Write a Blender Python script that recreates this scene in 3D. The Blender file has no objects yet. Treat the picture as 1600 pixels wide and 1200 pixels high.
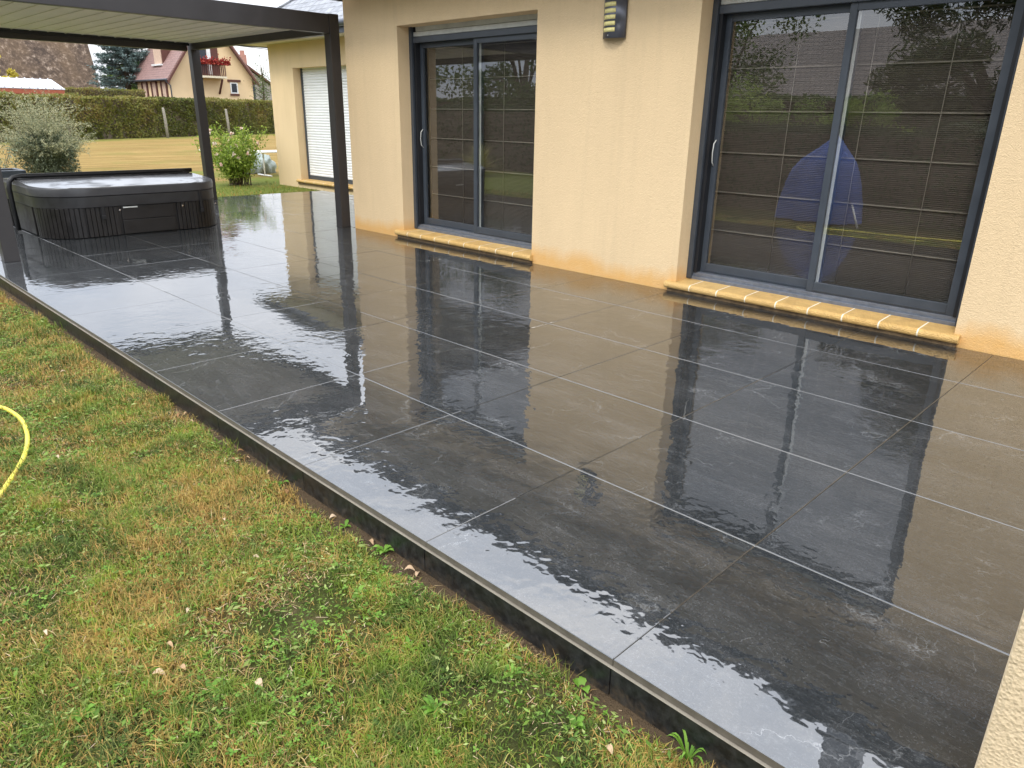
import bpy, bmesh, math, random
import numpy as np
from mathutils import Vector, Matrix
R = math.radians
scene = bpy.context.scene
COL = scene.collection
rng = np.random.default_rng(7)
random.seed(7)

# ------------------------------------------------------------------ camera
cam = bpy.data.cameras.new("camera")
camo = bpy.data.objects.new("camera", cam); COL.objects.link(camo)
yaw, pit, rol = R(-45.5689), R(20.1884), R(0.9783)
fw = Vector((math.cos(yaw)*math.cos(pit), math.sin(yaw)*math.cos(pit), -math.sin(pit)))
rt = fw.cross(Vector((0, 0, 1))).normalized(); up = rt.cross(fw)
r2 = rt*math.cos(rol)+up*math.sin(rol); u2 = -rt*math.sin(rol)+up*math.cos(rol)
camo.matrix_world = Matrix(((r2.x, u2.x, -fw.x, -0.905), (r2.y, u2.y, -fw.y, 1.3296), (r2.z, u2.z, -fw.z, 1.3688), (0, 0, 0, 1)))
cam.sensor_fit = 'HORIZONTAL'; cam.sensor_width = 36; cam.lens = 36*1134.4/1600
cam.clip_start = 0.02; cam.clip_end = 2000
scene.camera = camo

# ------------------------------------------------------------------ world and sun
SUN_EL, SUN_ROT = R(48), R(200)
world = bpy.data.worlds.new("World"); scene.world = world; world.use_nodes = True
nt = world.node_tree; nt.nodes.clear()
def wn(t, **k):
    n = nt.nodes.new(t)
    for a, b in k.items(): setattr(n, a, b)
    return n
out = wn('ShaderNodeOutputWorld'); bg = wn('ShaderNodeBackground'); bg.inputs[1].default_value = 0.1
sky = wn('ShaderNodeTexSky', sky_type='NISHITA', sun_disc=False, sun_elevation=SUN_EL, sun_rotation=SUN_ROT)
tc = wn('ShaderNodeTexCoord'); sep = wn('ShaderNodeSeparateXYZ')
nt.links.new(tc.outputs['Generated'], sep.inputs[0])
# overcast: brighter towards the zenith
mr = wn('ShaderNodeFloatCurve'); cv = mr.mapping.curves[0]
cv.points[0].location = (0, .27); cv.points[1].location = (1, 1); cv.points.new(.12, .42); cv.points.new(.35, .62); cv.points.new(.7, .95); mr.mapping.update()
nt.links.new(sep.outputs[2], mr.inputs['Value'])
ms = wn('ShaderNodeMath', operation='MULTIPLY'); ms.inputs[1].default_value = 27.; nt.links.new(mr.outputs[0], ms.inputs[0]); mr = ms
mp = wn('ShaderNodeMapping'); mp.inputs['Scale'].default_value = (1, 1, 2.6)
nz = wn('ShaderNodeTexNoise'); nz.inputs['Scale'].default_value = 3.2; nz.inputs['Detail'].default_value = 6; nz.inputs['Distortion'].default_value = .4
nt.links.new(tc.outputs['Generated'], mp.inputs[0]); nt.links.new(mp.outputs[0], nz.inputs[0])
cr = wn('ShaderNodeValToRGB'); cr.color_ramp.elements[0].position = .34; cr.color_ramp.elements[1].position = .66
cr.color_ramp.elements[0].color = (.62, .68, .79, 1); cr.color_ramp.elements[1].color = (1.0, 1.0, 1.02, 1)
nt.links.new(nz.outputs[0], cr.inputs[0])
mul = wn('ShaderNodeVectorMath', operation='SCALE')
nt.links.new(cr.outputs[0], mul.inputs[0]); nt.links.new(mr.outputs[0], mul.inputs['Scale'])
mix = wn('ShaderNodeMix', data_type='RGBA'); mix.inputs[0].default_value = .9
nt.links.new(sky.outputs[0], mix.inputs[6]); nt.links.new(mul.outputs[0], mix.inputs[7])
nt.links.new(mix.outputs[2], bg.inputs[0]); nt.links.new(bg.outputs[0], out.inputs[0])

sl = bpy.data.lights.new("sun", 'SUN'); sl.energy = 0.9; sl.angle = R(14); sl.color = (1, .95, .86)
so = bpy.data.objects.new("sun", sl); COL.objects.link(so)
sd = Vector((-.35, .75, .85)).normalized()
so.rotation_euler = sd.to_track_quat('Z', 'Y').to_euler()
sky.sun_elevation = math.asin(sd.z); sky.sun_rotation = math.atan2(sd.x, sd.y)
scene.view_settings.view_transform = 'Standard'; scene.view_settings.look = 'None'
scene.view_settings.exposure = 0.6; scene.view_settings.gamma = 1
scene.cycles.max_bounces = 8; scene.cycles.transparent_max_bounces = 12
scene.cycles.use_denoising = True

# ------------------------------------------------------------------ material helpers
class Mat:
    def __init__(s, name):
        s.m = bpy.data.materials.new(name); s.m.use_nodes = True; s.t = s.m.node_tree
        s.b = s.t.nodes['Principled BSDF']; s.o = s.t.nodes['Material Output']
    def n(s, t, ins=None, **k):
        n = s.t.nodes.new(t)
        for a, b in k.items(): setattr(n, a, b)
        for a, b in (ins or {}).items():
            if isinstance(b, bpy.types.NodeSocket): s.t.links.new(b, n.inputs[a])
            else: n.inputs[a].default_value = b
        return n
    def pos(s, scale=(1, 1, 1), rot=(0, 0, 0)):
        g = s.n('ShaderNodeNewGeometry')
        return s.n('ShaderNodeMapping', {0: g.outputs['Position'], 'Scale': scale, 'Rotation': rot}).outputs[0]
    def noise(s, vec, scale, detail=4, rough=.55, dist=0.):
        return s.n('ShaderNodeTexNoise', {'Vector': vec, 'Scale': scale, 'Detail': detail, 'Roughness': rough, 'Distortion': dist}).outputs[0]
    def ramp(s, fac, stops):
        r = s.n('ShaderNodeValToRGB', {0: fac}); e = r.color_ramp.elements
        while len(e) < len(stops): e.new(.5)
        for i, (p, c) in enumerate(stops):
            e[i].position = p; e[i].color = (c, c, c, 1) if isinstance(c, (int, float)) else (*c, 1)
        return r.outputs[0]
    def mixc(s, f, a, b, mode='MIX'):
        n = s.n('ShaderNodeMix', data_type='RGBA', blend_type=mode)
        for i, v in ((0, f), (6, a), (7, b)):
            if isinstance(v, bpy.types.NodeSocket): s.t.links.new(v, n.inputs[i])
            else: n.inputs[i].default_value = v if i == 0 else ((*v, 1) if len(v) == 3 else v)
        return n.outputs[2]
    def math(s, op, a, b=0., c=None):
        d = {0: a, 1: b}
        if c is not None: d[2] = c
        return s.n('ShaderNodeMath', d, operation=op).outputs[0]
    def maprange(s, v, a, b, c, d):
        return s.n('ShaderNodeMapRange', {0: v, 1: a, 2: b, 3: c, 4: d}).outputs[0]
    def bump(s, h, strength, dist, normal=None):
        d = {'Height': h, 'Strength': strength, 'Distance': dist}
        if normal is not None: d['Normal'] = normal
        return s.n('ShaderNodeBump', d).outputs[0]
    def set(s, **k):
        names = {'col': 'Base Color', 'rough': 'Roughness', 'metal': 'Metallic', 'spec': 'Specular IOR Level', 'normal': 'Normal', 'ior': 'IOR',
                 'coat': 'Coat Weight', 'coatr': 'Coat Roughness', 'coatn': 'Coat Normal', 'coati': 'Coat IOR', 'alpha': 'Alpha'}
        for a, v in k.items():
            i = s.b.inputs[names[a]]
            if isinstance(v, bpy.types.NodeSocket): s.t.links.new(v, i)
            elif a == 'col': i.default_value = (*v, 1)
            else: i.default_value = v
        return s.m

def simple(name, c, rough=.5, metal=0., var=.15, nscale=6., bumps=None, coat=0.):
    m = Mat(name); v = m.pos()
    n = m.noise(v, nscale, 6, .6)
    lo = tuple(x*(1-var) for x in c); hi = tuple(min(1, x*(1+var)) for x in c)
    k = dict(col=m.ramp(n, [(.3, lo), (.7, hi)]), rough=m.maprange(n, .3, .7, max(0, rough-.07), min(1, rough+.07)), metal=metal, coat=coat)
    if bumps: k['normal'] = m.bump(m.noise(v, bumps[0], 5, .65), bumps[1], bumps[2])
    return m.set(**k)

def m_stucco(name, c, scale=1., stain=True, damp=(.72, .40, .12)):
    m = Mat(name); v = m.pos(); g = m.n('ShaderNodeNewGeometry')
    sp = m.n('ShaderNodeSeparateXYZ', {0: g.outputs['Position']})
    big = m.noise(m.pos((1, 1, .35)), 1.3, 5, .6)
    fine = m.noise(v, 90*scale, 4, .7)
    streak = m.noise(m.pos((9, 9, .5)), 1.0, 5, .6)
    base = m.ramp(big, [(.3, tuple(x*.93 for x in c)), (.7, tuple(min(1, x*1.04) for x in c))])
    base = m.mixc(m.maprange(streak, .52, .75, 0, .3), base, tuple(x*.78 for x in c))
    base = m.mixc(m.maprange(fine, .3, .5, .22, 0), base, tuple(x*.72 for x in c))
    if stain:
        wob = m.noise(m.pos((1, 1, .4)), 2.4, 6, .65)
        h = m.math('SUBTRACT', sp.outputs[2], m.math('MULTIPLY', m.maprange(wob, .3, .7, .07, .2), 1))
        f = m.maprange(h, -.06, .07, .85, 0)
        fl = m.noise(v, 14, 5, .7)
        f = m.math('MULTIPLY', f, m.maprange(fl, .3, .65, .8, 1))
        base = m.mixc(f, base, damp)
    vor = m.n('ShaderNodeTexVoronoi', {'Vector': v, 'Scale': 130*scale}).outputs[0]
    h2 = m.math('ADD', m.noise(v, 60*scale, 5, .6, .5), m.math('MULTIPLY', vor, .5))
    return m.set(col=base, rough=.9, spec=.2, normal=m.bump(h2, .75, .006/scale))

M = {}
M['stucco'] = m_stucco('cream_stucco', (.77, .585, .352))
M['stucco_dry'] = m_stucco('cream_stucco_dry', (.77, .585, .352), stain=False)
M['stucco_near'] = m_stucco('cream_stucco_coarse', (.8, .64, .42), stain=False)
M['anthracite'] = simple('anthracite_aluminium', (.052, .062, .076), .38, 0, .1, 9)
M['anthracite_dark'] = simple('anthracite_profile', (.012, .013, .016), .45)
M['pergola'] = simple('pergola_powder_coat', (.036, .033, .033), .42, 0, .08, 5)
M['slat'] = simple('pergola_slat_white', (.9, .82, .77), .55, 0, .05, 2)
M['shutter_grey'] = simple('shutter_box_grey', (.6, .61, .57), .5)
M['shutter_white'] = simple('shutter_white', (.78, .79, .79), .45, 0, .04, 4)
M['soffit'] = simple('soffit_cream', (.62, .56, .42), .7)
M['zinc'] = simple('gutter_zinc', (.09, .1, .12), .35, .3)
M['sealant'] = simple('threshold_alu', (.17, .19, .225), .35, .3, .2, 20)
M['black_plastic'] = simple('black_plastic', (.009, .009, .01), .45)
M['cord'] = simple('blind_cord', (.27, .23, .18), .8)
M['white_paint'] = simple('white_paint', (.72, .73, .72), .5)
M['wood_post'] = simple('weathered_wood', (.26, .24, .2), .9, 0, .3, 20, (40, .6, .01))
M['bark'] = simple('bark', (.1, .075, .05), .9, 0, .35, 14, (30, .8, .02))
M['mortar'] = simple('tile_mortar', (.19, .19, .18), .75, 0, .25, 12)
M['mortar_shaded'] = simple('shaded_mortar', (.14, .138, .128), .8)  # mortar darkened: shade of the recessed cross joints is put into the colour
M['tile_edge'] = simple('tile_edge', (.135, .12, .098), .45, 0, .25, 14)
M['trim_alu'] = simple('riser_trim', (.28, .25, .2), .4, .2)
M['footing'] = simple('earthy_concrete', (.19, .13, .07), .95, 0, .45, 18, (40, .9, .02))
M['yellow'] = simple('yellow_hose_rubber', (.72, .62, .08), .5, 0, .2, 34, (90, .4, .002))
M['blue_cloth'] = simple('blue_cover', (.07, .14, .42), .6, 0, .2, 3, (6, .5, .03))
M['tarp'] = simple('grey_green_tarp', (.28, .33, .31), .5, 0, .25, 6, (7, .8, .06))
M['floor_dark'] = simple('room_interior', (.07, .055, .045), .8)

def m_blind():
    m = Mat('woven_blind'); v = m.pos()
    g = m.n('ShaderNodeNewGeometry'); sp = m.n('ShaderNodeSeparateXYZ', {0: g.outputs['Position']})
    s = m.math('SINE', m.math('MULTIPLY', sp.outputs[2], 2*math.pi/.013))
    n = m.noise(m.pos((4, 4, 140)), 1, 4, .7)
    c = m.ramp(n, [(.3, (.05, .037, .026)), (.7, (.1, .077, .055))])
    c = m.mixc(m.maprange(s, -1, 1, .45, 0), c, (.035, .024, .016))
    return m.set(col=c, rough=.75, normal=m.bump(s, .5, .003))
M['blind'] = m_blind()

def m_glass():
    m = Mat('door_glass')
    m.t.nodes.remove(m.b)
    fr = m.n('ShaderNodeFresnel', {'IOR': 2.3}); bf = m.n('ShaderNodeNewGeometry').outputs['Backfacing']
    gl = m.n('ShaderNodeBsdfGlossy', {'Color': (.95, .97, 1, 1), 'Roughness': .004,
        'Normal': m.bump(m.noise(m.pos(), 1.1, 1, .4), .02, .05)})
    tr = m.n('ShaderNodeBsdfTransparent', {'Color': (.93, .94, .94, 1)})
    mx = m.n('ShaderNodeMixShader', {0: m.math('MULTIPLY', fr.outputs[0], m.math('SUBTRACT', 1., bf)), 1: tr.outputs[0], 2: gl.outputs[0]})
    m.t.links.new(mx.outputs[0], m.o.inputs[0]); return m.m
M['glass'] = m_glass()

def m_tiles():
    m = Mat('wet_slate_tiles')
    g = m.n('ShaderNodeNewGeometry'); at = m.n('ShaderNodeAttribute', attribute_name='rnd')
    off = m.n('ShaderNodeCombineXYZ', {0: m.math('MULTIPLY', at.outputs['Fac'], 37.), 1: m.math('MULTIPLY', at.outputs['Fac'], 91.), 2: 0.})
    P = m.n('ShaderNodeVectorMath', {0: g.outputs['Position'], 1: off.outputs[0]}, operation='ADD').outputs[0]
    W = g.outputs['Position']
    P2 = m.n('ShaderNodeMapping', {0: P, 'Scale': (1, 2.2, 1), 'Rotation': (0, 0, .5)}).outputs[0]
    cloud = m.noise(P2, 2.2, 8, .65, .6)
    c = m.ramp(cloud, [(.28, (.008, .0105, .0125)), (.5, (.016, .0185, .02)), (.72, (.04, .041, .042))])
    fine = m.noise(P, 45, 6, .75)
    c = m.mixc(m.maprange(fine, .52, .72, 0, .55), c, (.07, .075, .078))
    speck = m.n('ShaderNodeTexVoronoi', {'Vector': P, 'Scale': 120.}).outputs[0]
    c = m.mixc(m.math('MULTIPLY', m.maprange(speck, .0, .16, .6, 0), m.maprange(cloud, .45, .65, 0, 1)), c, (.19, .195, .2))
    grain = m.noise(P, 130, 4, .75)
    c = m.mixc(m.math('MULTIPLY', m.maprange(grain, .54, .66, 0, .5), m.maprange(cloud, .35, .6, .25, 1)), c, (.13, .14, .145))
    # thin pale veins
    warp = m.n('ShaderNodeTexNoise', {'Vector': P, 'Scale': 2.6, 'Detail': 6., 'Roughness': .6})
    Pw = m.n('ShaderNodeVectorMath', {0: P, 1: m.n('ShaderNodeVectorMath', {0: warp.outputs[1], 'Scale': .75}, operation='SCALE').outputs[0]}, operation='ADD').outputs[0]
    ve = m.n('ShaderNodeTexVoronoi', {'Vector': Pw, 'Scale': 1.35}, feature='DISTANCE_TO_EDGE').outputs[0]
    gate = m.maprange(m.noise(P, 3.1, 3, .5), .5, .64, 0, 1)
    vein = m.math('MULTIPLY', m.maprange(ve, 0, .005, 1, 0), gate)
    halo = m.math('MULTIPLY', m.math('MULTIPLY', m.maprange(ve, 0, .06, 1, 0), gate), m.maprange(fine, .42, .6, 0, .55))
    Pv = m.n('ShaderNodeVectorMath', {0: P, 1: m.n('ShaderNodeVectorMath', {0: warp.outputs[1], 'Scale': .35}, operation='SCALE').outputs[0]}, operation='ADD').outputs[0]
    v2 = m.n('ShaderNodeTexVoronoi', {'Vector': Pv, 'Scale': 3.1}, feature='DISTANCE_TO_EDGE').outputs[0]
    vein2 = m.math('MULTIPLY', m.maprange(v2, 0, .005, 1, 0), m.maprange(m.noise(P, 5., 3, .5), .56, .64, 0, .8))
    cleft = m.noise(m.n('ShaderNodeMapping', {0: P, 'Scale': (3., 26, 3.), 'Rotation': (0, 0, .35)}).outputs[0], 1.6, 6, .7, .8)
    c = m.mixc(m.maprange(cleft, .56, .72, 0, .42), c, (.085, .088, .09))
    c = m.mixc(m.maprange(cleft, .3, .44, .55, 0), c, (.012, .013, .015))
    c = m.mixc(m.math('MAXIMUM', m.math('MULTIPLY', m.math('MAXIMUM', vein, vein2), .62), m.math('MULTIPLY', halo, .3)), c, (.25, .255, .255))
    # film of water: calm and rippled zones
    zone = m.maprange(m.noise(W, .9, 3, .5), .4, .62, .12, 1)
    rip = m.math('ADD', m.noise(W, 11, 1, .5, .5), m.math('MULTIPLY', m.noise(W, 30, 1, .5, .3), .3))
    slow = m.noise(W, 2.3, 2, .4)
    wn_ = m.bump(slow, 1., .0012)
    cn = m.bump(m.math('MULTIPLY', rip, zone), 1., .0017, wn_)
    bn = m.bump(m.math('ADD', m.math('ADD', fine, cloud), cleft), .6, .004)
    damp = m.noise(W, 1.7, 6, .6)
    grit = m.noise(W, 160, 3, .6)
    return m.set(col=c, rough=.5, normal=bn, spec=.12, coat=1., coati=2.15,
                 coatr=m.math('ADD', .004, m.math('MULTIPLY', m.maprange(damp, .52, .66, 0, 1), m.maprange(grit, .4, .7, .0, .09))), coatn=cn)
M['tiles'] = m_tiles()

def m_riser():
    m = Mat('slate_riser'); v = m.pos()
    n = m.noise(v, 30, 6, .7); g = m.n('ShaderNodeNewGeometry'); z = m.n('ShaderNodeSeparateXYZ', {0: g.outputs['Position']}).outputs[2]
    c = m.ramp(n, [(.4, (.010, .011, .013)), (.75, (.045, .048, .05))])
    mud = m.maprange(m.math('ADD', z, m.maprange(m.noise(v, 9, 6, .75), .35, .65, .035, -.03)), -.118, -.085, .4, 0)
    c = m.mixc(m.math('MULTIPLY', mud, m.maprange(m.noise(v, 70, 4, .7), .4, .6, .3, 1)), c, (.13, .09, .05))
    return m.set(col=c, rough=m.maprange(mud, 0, .7, .3, .8), normal=m.bump(n, .4, .003))
M['riser'] = m_riser()

def grass_colour(m, v, fresh=(.165, .26, .026), dry=(.5, .3, .09), dark=(.06, .11, .017)):
    a = m.noise(v, .9, 4, .6, .3); b = m.noise(v, 3.2, 4, .6); c2 = m.noise(v, 9, 3, .6)
    c = m.ramp(b, [(.3, dark), (.45, fresh), (.72, (fresh[0]*1.5, fresh[1]*1.25, fresh[2]*1.1))])
    f = m.math('ADD', m.math('MULTIPLY', a, .5), m.math('ADD', m.math('MULTIPLY', b, .2), m.math('MULTIPLY', c2, .35)))
    return c, f, dry

def m_lawn():
    m = Mat('lawn_ground'); v = m.pos(); g = m.n('ShaderNodeNewGeometry')
    sp = m.n('ShaderNodeSeparateXYZ', {0: g.outputs['Position']}); x = sp.outputs[0]; y = sp.outputs[1]
    c, f, dry = grass_colour(m, v)
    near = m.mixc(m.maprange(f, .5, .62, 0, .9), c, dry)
    near = m.mixc(.85, near, (.04, .032, .018))  # ground colour darkened to stand for the shade between the blades
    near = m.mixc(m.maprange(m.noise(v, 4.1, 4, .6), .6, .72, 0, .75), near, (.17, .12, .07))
    strip = m.math('ADD', y, m.maprange(m.noise(v, 5, 3, .5), .3, .7, -.06, .06))
    near = m.mixc(m.maprange(strip, .07, .15, 1, 0), near, (.1, .07, .042))
    # far lawn: parched yellow, mown streaks, greener by terrace and hedge
    st = m.noise(m.pos((2.2, .22, 1), (0, 0, R(-12))), 1.6, 6, .7)
    st2 = m.noise(v, 7, 5, .7)
    far = m.ramp(st, [(.34, (.165, .105, .034)), (.5, (.26, .172, .058)), (.66, (.37, .255, .1))])
    far = m.mixc(m.maprange(st2, .46, .68, 0, .6), far, (.2, .155, .045))
    far = m.mixc(m.maprange(m.noise(v, .33, 5, .65), .5, .66, 0, .5), far, (.17, .16, .04))
    wob = m.maprange(m.noise(v, .45, 4, .6), .3, .7, -5, 5)
    far = m.mixc(m.maprange(m.math('ADD', x, wob), 14.5, 20., .95, 0), far, (.13, .165, .03))
    # distance to the hedge line
    d = m.math('ADD', m.math('MULTIPLY', x, .852), m.math('MULTIPLY', y, .523))
    far = m.mixc(m.maprange(m.math('ADD', d, m.math('MULTIPLY', wob, .15)), 28.2, 30.2, 0, .75), far, (.15, .17, .035))
    far = m.mixc(m.maprange(d, 31.0, 31.25, 0, 1), far, (.1, .06, .03))
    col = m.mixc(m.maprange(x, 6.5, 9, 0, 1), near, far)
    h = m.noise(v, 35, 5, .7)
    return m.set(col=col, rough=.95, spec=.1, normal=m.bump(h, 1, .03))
M['lawn'] = m_lawn()

def m_blade(name, dryshift=0., far=False):
    m = Mat(name); v = m.pos(); at = m.n('ShaderNodeAttribute', attribute_name='rnd').outputs['Fac']
    c, f, dry = grass_colour(m, v)
    f = m.math('ADD', f, m.maprange(at, 0, 1, -.1+dryshift, .1+dryshift))
    c = m.mixc(m.maprange(m.noise(v, 6.5, 3, .6), .38, .62, .75, 0), c, (.045, .075, .016))
    col = m.mixc(m.maprange(f, .515, .57, 0, .9), c, dry)
    shade = m.math('FRACT', m.math('MULTIPLY', at, 17.3))
    col = m.mixc(m.maprange(shade, .55, 1, 0, .6), col, (.05, .065, .018))
    col = m.mixc(m.maprange(m.math('FRACT', m.math('MULTIPLY', at, 31.7)), .75, 1, 0, .7), col, (.42, .42, .12))
    m.set(col=col, rough=.6, spec=.25)
    tl = m.n('ShaderNodeBsdfTranslucent', {'Color': col})
    mx = m.n('ShaderNodeMixShader', {0: .2, 1: m.b.outputs[0], 2: tl.outputs[0]})
    m.t.links.new(mx.outputs[0], m.o.inputs[0]); return m.m
M['blade'] = m_blade('grass_blades')

def m_leaf(name, cols, rough=.55, trans=.3):
    m = Mat(name); at = m.n('ShaderNodeAttribute', attribute_name='rnd').outputs['Fac']
    k = len(cols)
    col = m.ramp(at, [(i/(k-1) if k > 1 else 0, c) for i, c in enumerate(cols)])
    m.set(col=col, rough=rough, spec=.3)
    tl = m.n('ShaderNodeBsdfTranslucent', {'Color': col})
    mx = m.n('ShaderNodeMixShader', {0: trans, 1: m.b.outputs[0], 2: tl.outputs[0]})
    m.t.links.new(mx.outputs[0], m.o.inputs[0]); return m.m
M['leaf_hedge'] = m_leaf('hedge_leaves', [(.06, .075, .016), (.14, .155, .03), (.22, .21, .05), (.3, .2, .07)])
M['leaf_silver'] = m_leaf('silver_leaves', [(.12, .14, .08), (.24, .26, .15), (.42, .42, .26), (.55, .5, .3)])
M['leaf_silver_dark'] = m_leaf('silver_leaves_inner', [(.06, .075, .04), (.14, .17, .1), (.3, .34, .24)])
M['leaf_rose'] = m_leaf('rose_leaves', [(.09, .16, .02), (.24, .34, .045), (.42, .5, .09)])
M['petal'] = m_leaf('rose_petals', [(.8, .5, .42), (.85, .7, .6), (.85, .8, .72)])
M['geranium'] = m_leaf('geranium_petals', [(.16, .012, .01), (.36, .03, .025), (.45, .1, .06)])
M['leaf_spruce'] = m_leaf('spruce_needles', [(.045, .07, .06), (.1, .15, .14), (.2, .27, .26)], .6, .1)
M['leaf_tree'] = m_leaf('tree_leaves', [(.035, .07, .014), (.07, .12, .02), (.13, .19, .03)])
M['leaf_dark'] = m_leaf('dark_tree_leaves', [(.02, .04, .01), (.04, .07, .015), (.1, .12, .03)])
M['leaf_light'] = m_leaf('pale_green_leaves', [(.12, .2, .03), (.22, .32, .05), (.35, .42, .09)])
M['leaf_yellow'] = m_leaf('yellowing_leaves', [(.3, .3, .04), (.5, .42, .06), (.6, .5, .1)])
M['leaf_spiky'] = m_leaf('spiky_leaves', [(.25, .24, .06), (.45, .42, .14), (.6, .55, .25)])
M['leaf_weed'] = m_leaf('weed_leaves', [(.09, .2, .02), (.14, .29, .03), (.2, .36, .05)])
M['leaf_cut'] = m_leaf('leafy_cuttings', [(.05, .11, .016), (.13, .24, .03), (.22, .35, .06), (.4, .46, .16)])
M['leaf_straw'] = m_leaf('straw_blades', [(.13, .075, .03), (.3, .18, .07), (.45, .31, .13), (.58, .45, .24)], .7, .15)
M['dead_leaf'] = m_leaf('dead_leaves', [(.3, .15, .06), (.45, .3, .17), (.6, .46, .32)], .7, .1)

def m_roof(name, c1, c2, w, h, mort=(.03, .03, .03), axis='x', rough=.6):
    m = Mat(name); g = m.n('ShaderNodeNewGeometry'); sp = m.n('ShaderNodeSeparateXYZ', {0: g.outputs['Position']})
    a = sp.outputs[0] if axis == 'x' else sp.outputs[1]
    v = m.n('ShaderNodeCombineXYZ', {0: a, 1: m.math('MULTIPLY', sp.outputs[2], 1.45), 2: 0.}).outputs[0]
    b = m.n('ShaderNodeTexBrick', {'Vector': v, 'Color1': (*c1, 1), 'Color2': (*c2, 1), 'Mortar': (*mort, 1), 'Scale': 1., 'Mortar Size': .012*h/.2,
                                   'Brick Width': w, 'Row Height': h, 'Mortar Smooth': .1})
    n = m.noise(m.pos(), 9, 5, .7)
    c = m.mixc(m.maprange(n, .35, .7, 0, .5), b.outputs[0], tuple(min(1, x*1.7) for x in c2))
    return m.set(col=c, rough=rough, normal=m.bump(m.math('SUBTRACT', n, b.outputs[1]), .6, .02))
M['slate'] = m_roof('roof_slates', (.16, .17, .19), (.24, .25, .27), .22, .16)
M['slate_y'] = m_roof('roof_slates_end', (.16, .17, .19), (.24, .25, .27), .22, .16, axis='y')
M['clay'] = m_roof('mauve_clay_roof', (.2, .112, .098), (.26, .155, .135), .2, .25)
def m_brownroof():
    m = Mat('mossy_brown_roof'); v = m.pos()
    n = m.noise(v, 2.6, 6, .75); n2 = m.noise(v, .35, 4, .6)
    c = m.ramp(n, [(.42, (.05, .034, .024)), (.56, (.12, .083, .058)), (.66, (.33, .26, .2))])
    c = m.mixc(m.maprange(n2, .4, .7, 0, .5), c, (.2, .13, .07))
    return m.set(col=c, rough=.95, normal=m.bump(n, 1, .1))
M['brown_roof'] = m_brownroof()
M['brown_tile'] = m_roof('brown_tile_roof', (.15, .125, .11), (.2, .165, .14), .25, .3)
M['far_wall'] = simple('far_cream_wall', (.72, .55, .33), .9, 0, .06, .8)
M['far_trim'] = simple('brown_timber', (.1, .035, .025), .7)
M['far_shutter'] = simple('pale_shutter', (.55, .4, .3), .7)
M['far_glass'] = simple('dark_window', (.03, .035, .045), .15)
M['stone'] = simple('grey_rubble_stone', (.3, .28, .25), .95, 0, .5, 3.2, (8, .8, .05))
M['brick_red'] = simple('red_paint_fascia', (.33, .085, .04), .6)
M['corrug'] = simple('white_metal_sheet', (.5, .52, .55), .45, .1)
M['brick'] = simple('chimney_brick', (.42, .22, .17), .9)

def m_sill():
    m = Mat('yellow_sill_stone'); v = m.pos(); n = m.noise(v, 12, 6, .7)
    at = m.n('ShaderNodeAttribute', attribute_name='rnd').outputs['Fac']
    c = m.ramp(n, [(.3, (.5, .29, .08)), (.7, (.7, .445, .145))])
    c = m.mixc(m.math('MULTIPLY', at, .4), c, (.7, .5, .22))
    c = m.mixc(m.maprange(m.noise(v, 5, 5, .7), .52, .7, 0, .5), c, (.36, .22, .08))
    pit = m.n('ShaderNodeTexVoronoi', {'Vector': v, 'Scale': 95.}).outputs[0]
    c = m.mixc(m.maprange(pit, .05, .16, .35, 0), c, (.25, .16, .07))
    return m.set(col=c, rough=.6, coat=.1, normal=m.bump(m.math('ADD', n, pit), .8, .007))
M['sill'] = m_sill()
M['sill_joint'] = simple('sill_mortar', (.85, .78, .62), .9)
def m_cover():
    m = Mat('wet_vinyl_cover'); v = m.pos(); n = m.noise(v, 3.2, 6, .65, .5)
    c = m.ramp(m.noise(v, 5, 4, .6), [(.3, (.04, .04, .043)), (.7, (.06, .06, .063))])
    g = m.n('ShaderNodeNewGeometry'); up_ = m.maprange(m.n('ShaderNodeSeparateXYZ', {0: g.outputs['Normal']}).outputs[2], .6, .95, 0, 1)
    n = m.maprange(n, .5, .62, 1, 0); n = m.math('MULTIPLY', n, up_)
    return m.set(col=c, rough=m.maprange(n, 0, 1, .42, .3), coat=m.maprange(n, 0, 1, .1, 1), coati=1.45, coatr=.1, normal=m.bump(m.noise(v, 7, 3, .5), .3, .003))
M['cover'] = m_cover()
M['vinyl'] = simple('tub_vinyl', (.026, .026, .027), .38, 0, .25, 12, (80, .3, .003))
M['cabinet'] = simple('tub_cabinet', (.011, .0095, .009), .42, 0, .3, 10, (60, .3, .003))
M['chrome'] = simple('steel_screw', (.7, .7, .72), .2, 1.)
M['lamp_grey'] = simple('lamp_housing', (.115, .12, .14), .35, .5)
M['lamp_lens'] = simple('lamp_diffuser', (.74, .66, .28), .3, 0, .08, 60)

# ------------------------------------------------------------------ object helpers
def worg(o):
    v = Vector((0, 0, 0))
    while o is not None: v += o.location; o = o.parent
    return v
def finish(name, me, mat, parent):
    for mm in (mat if isinstance(mat, (list, tuple)) else [mat]): me.materials.append(mm)
    o = bpy.data.objects.new(name, me); COL.objects.link(o)
    if parent is not None: o.parent = parent
    return o
def tag(o, label=None, cat=None, group=None, kind=None):
    if label: o['label'] = label
    if cat: o['category'] = cat
    if group: o['group'] = group
    if kind: o['kind'] = kind
    return o
def thing(name, loc, label, cat, group=None):
    o = bpy.data.objects.new(name, None); COL.objects.link(o); o.location = loc
    o.empty_display_size = .1
    return tag(o, label, cat, group)

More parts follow.
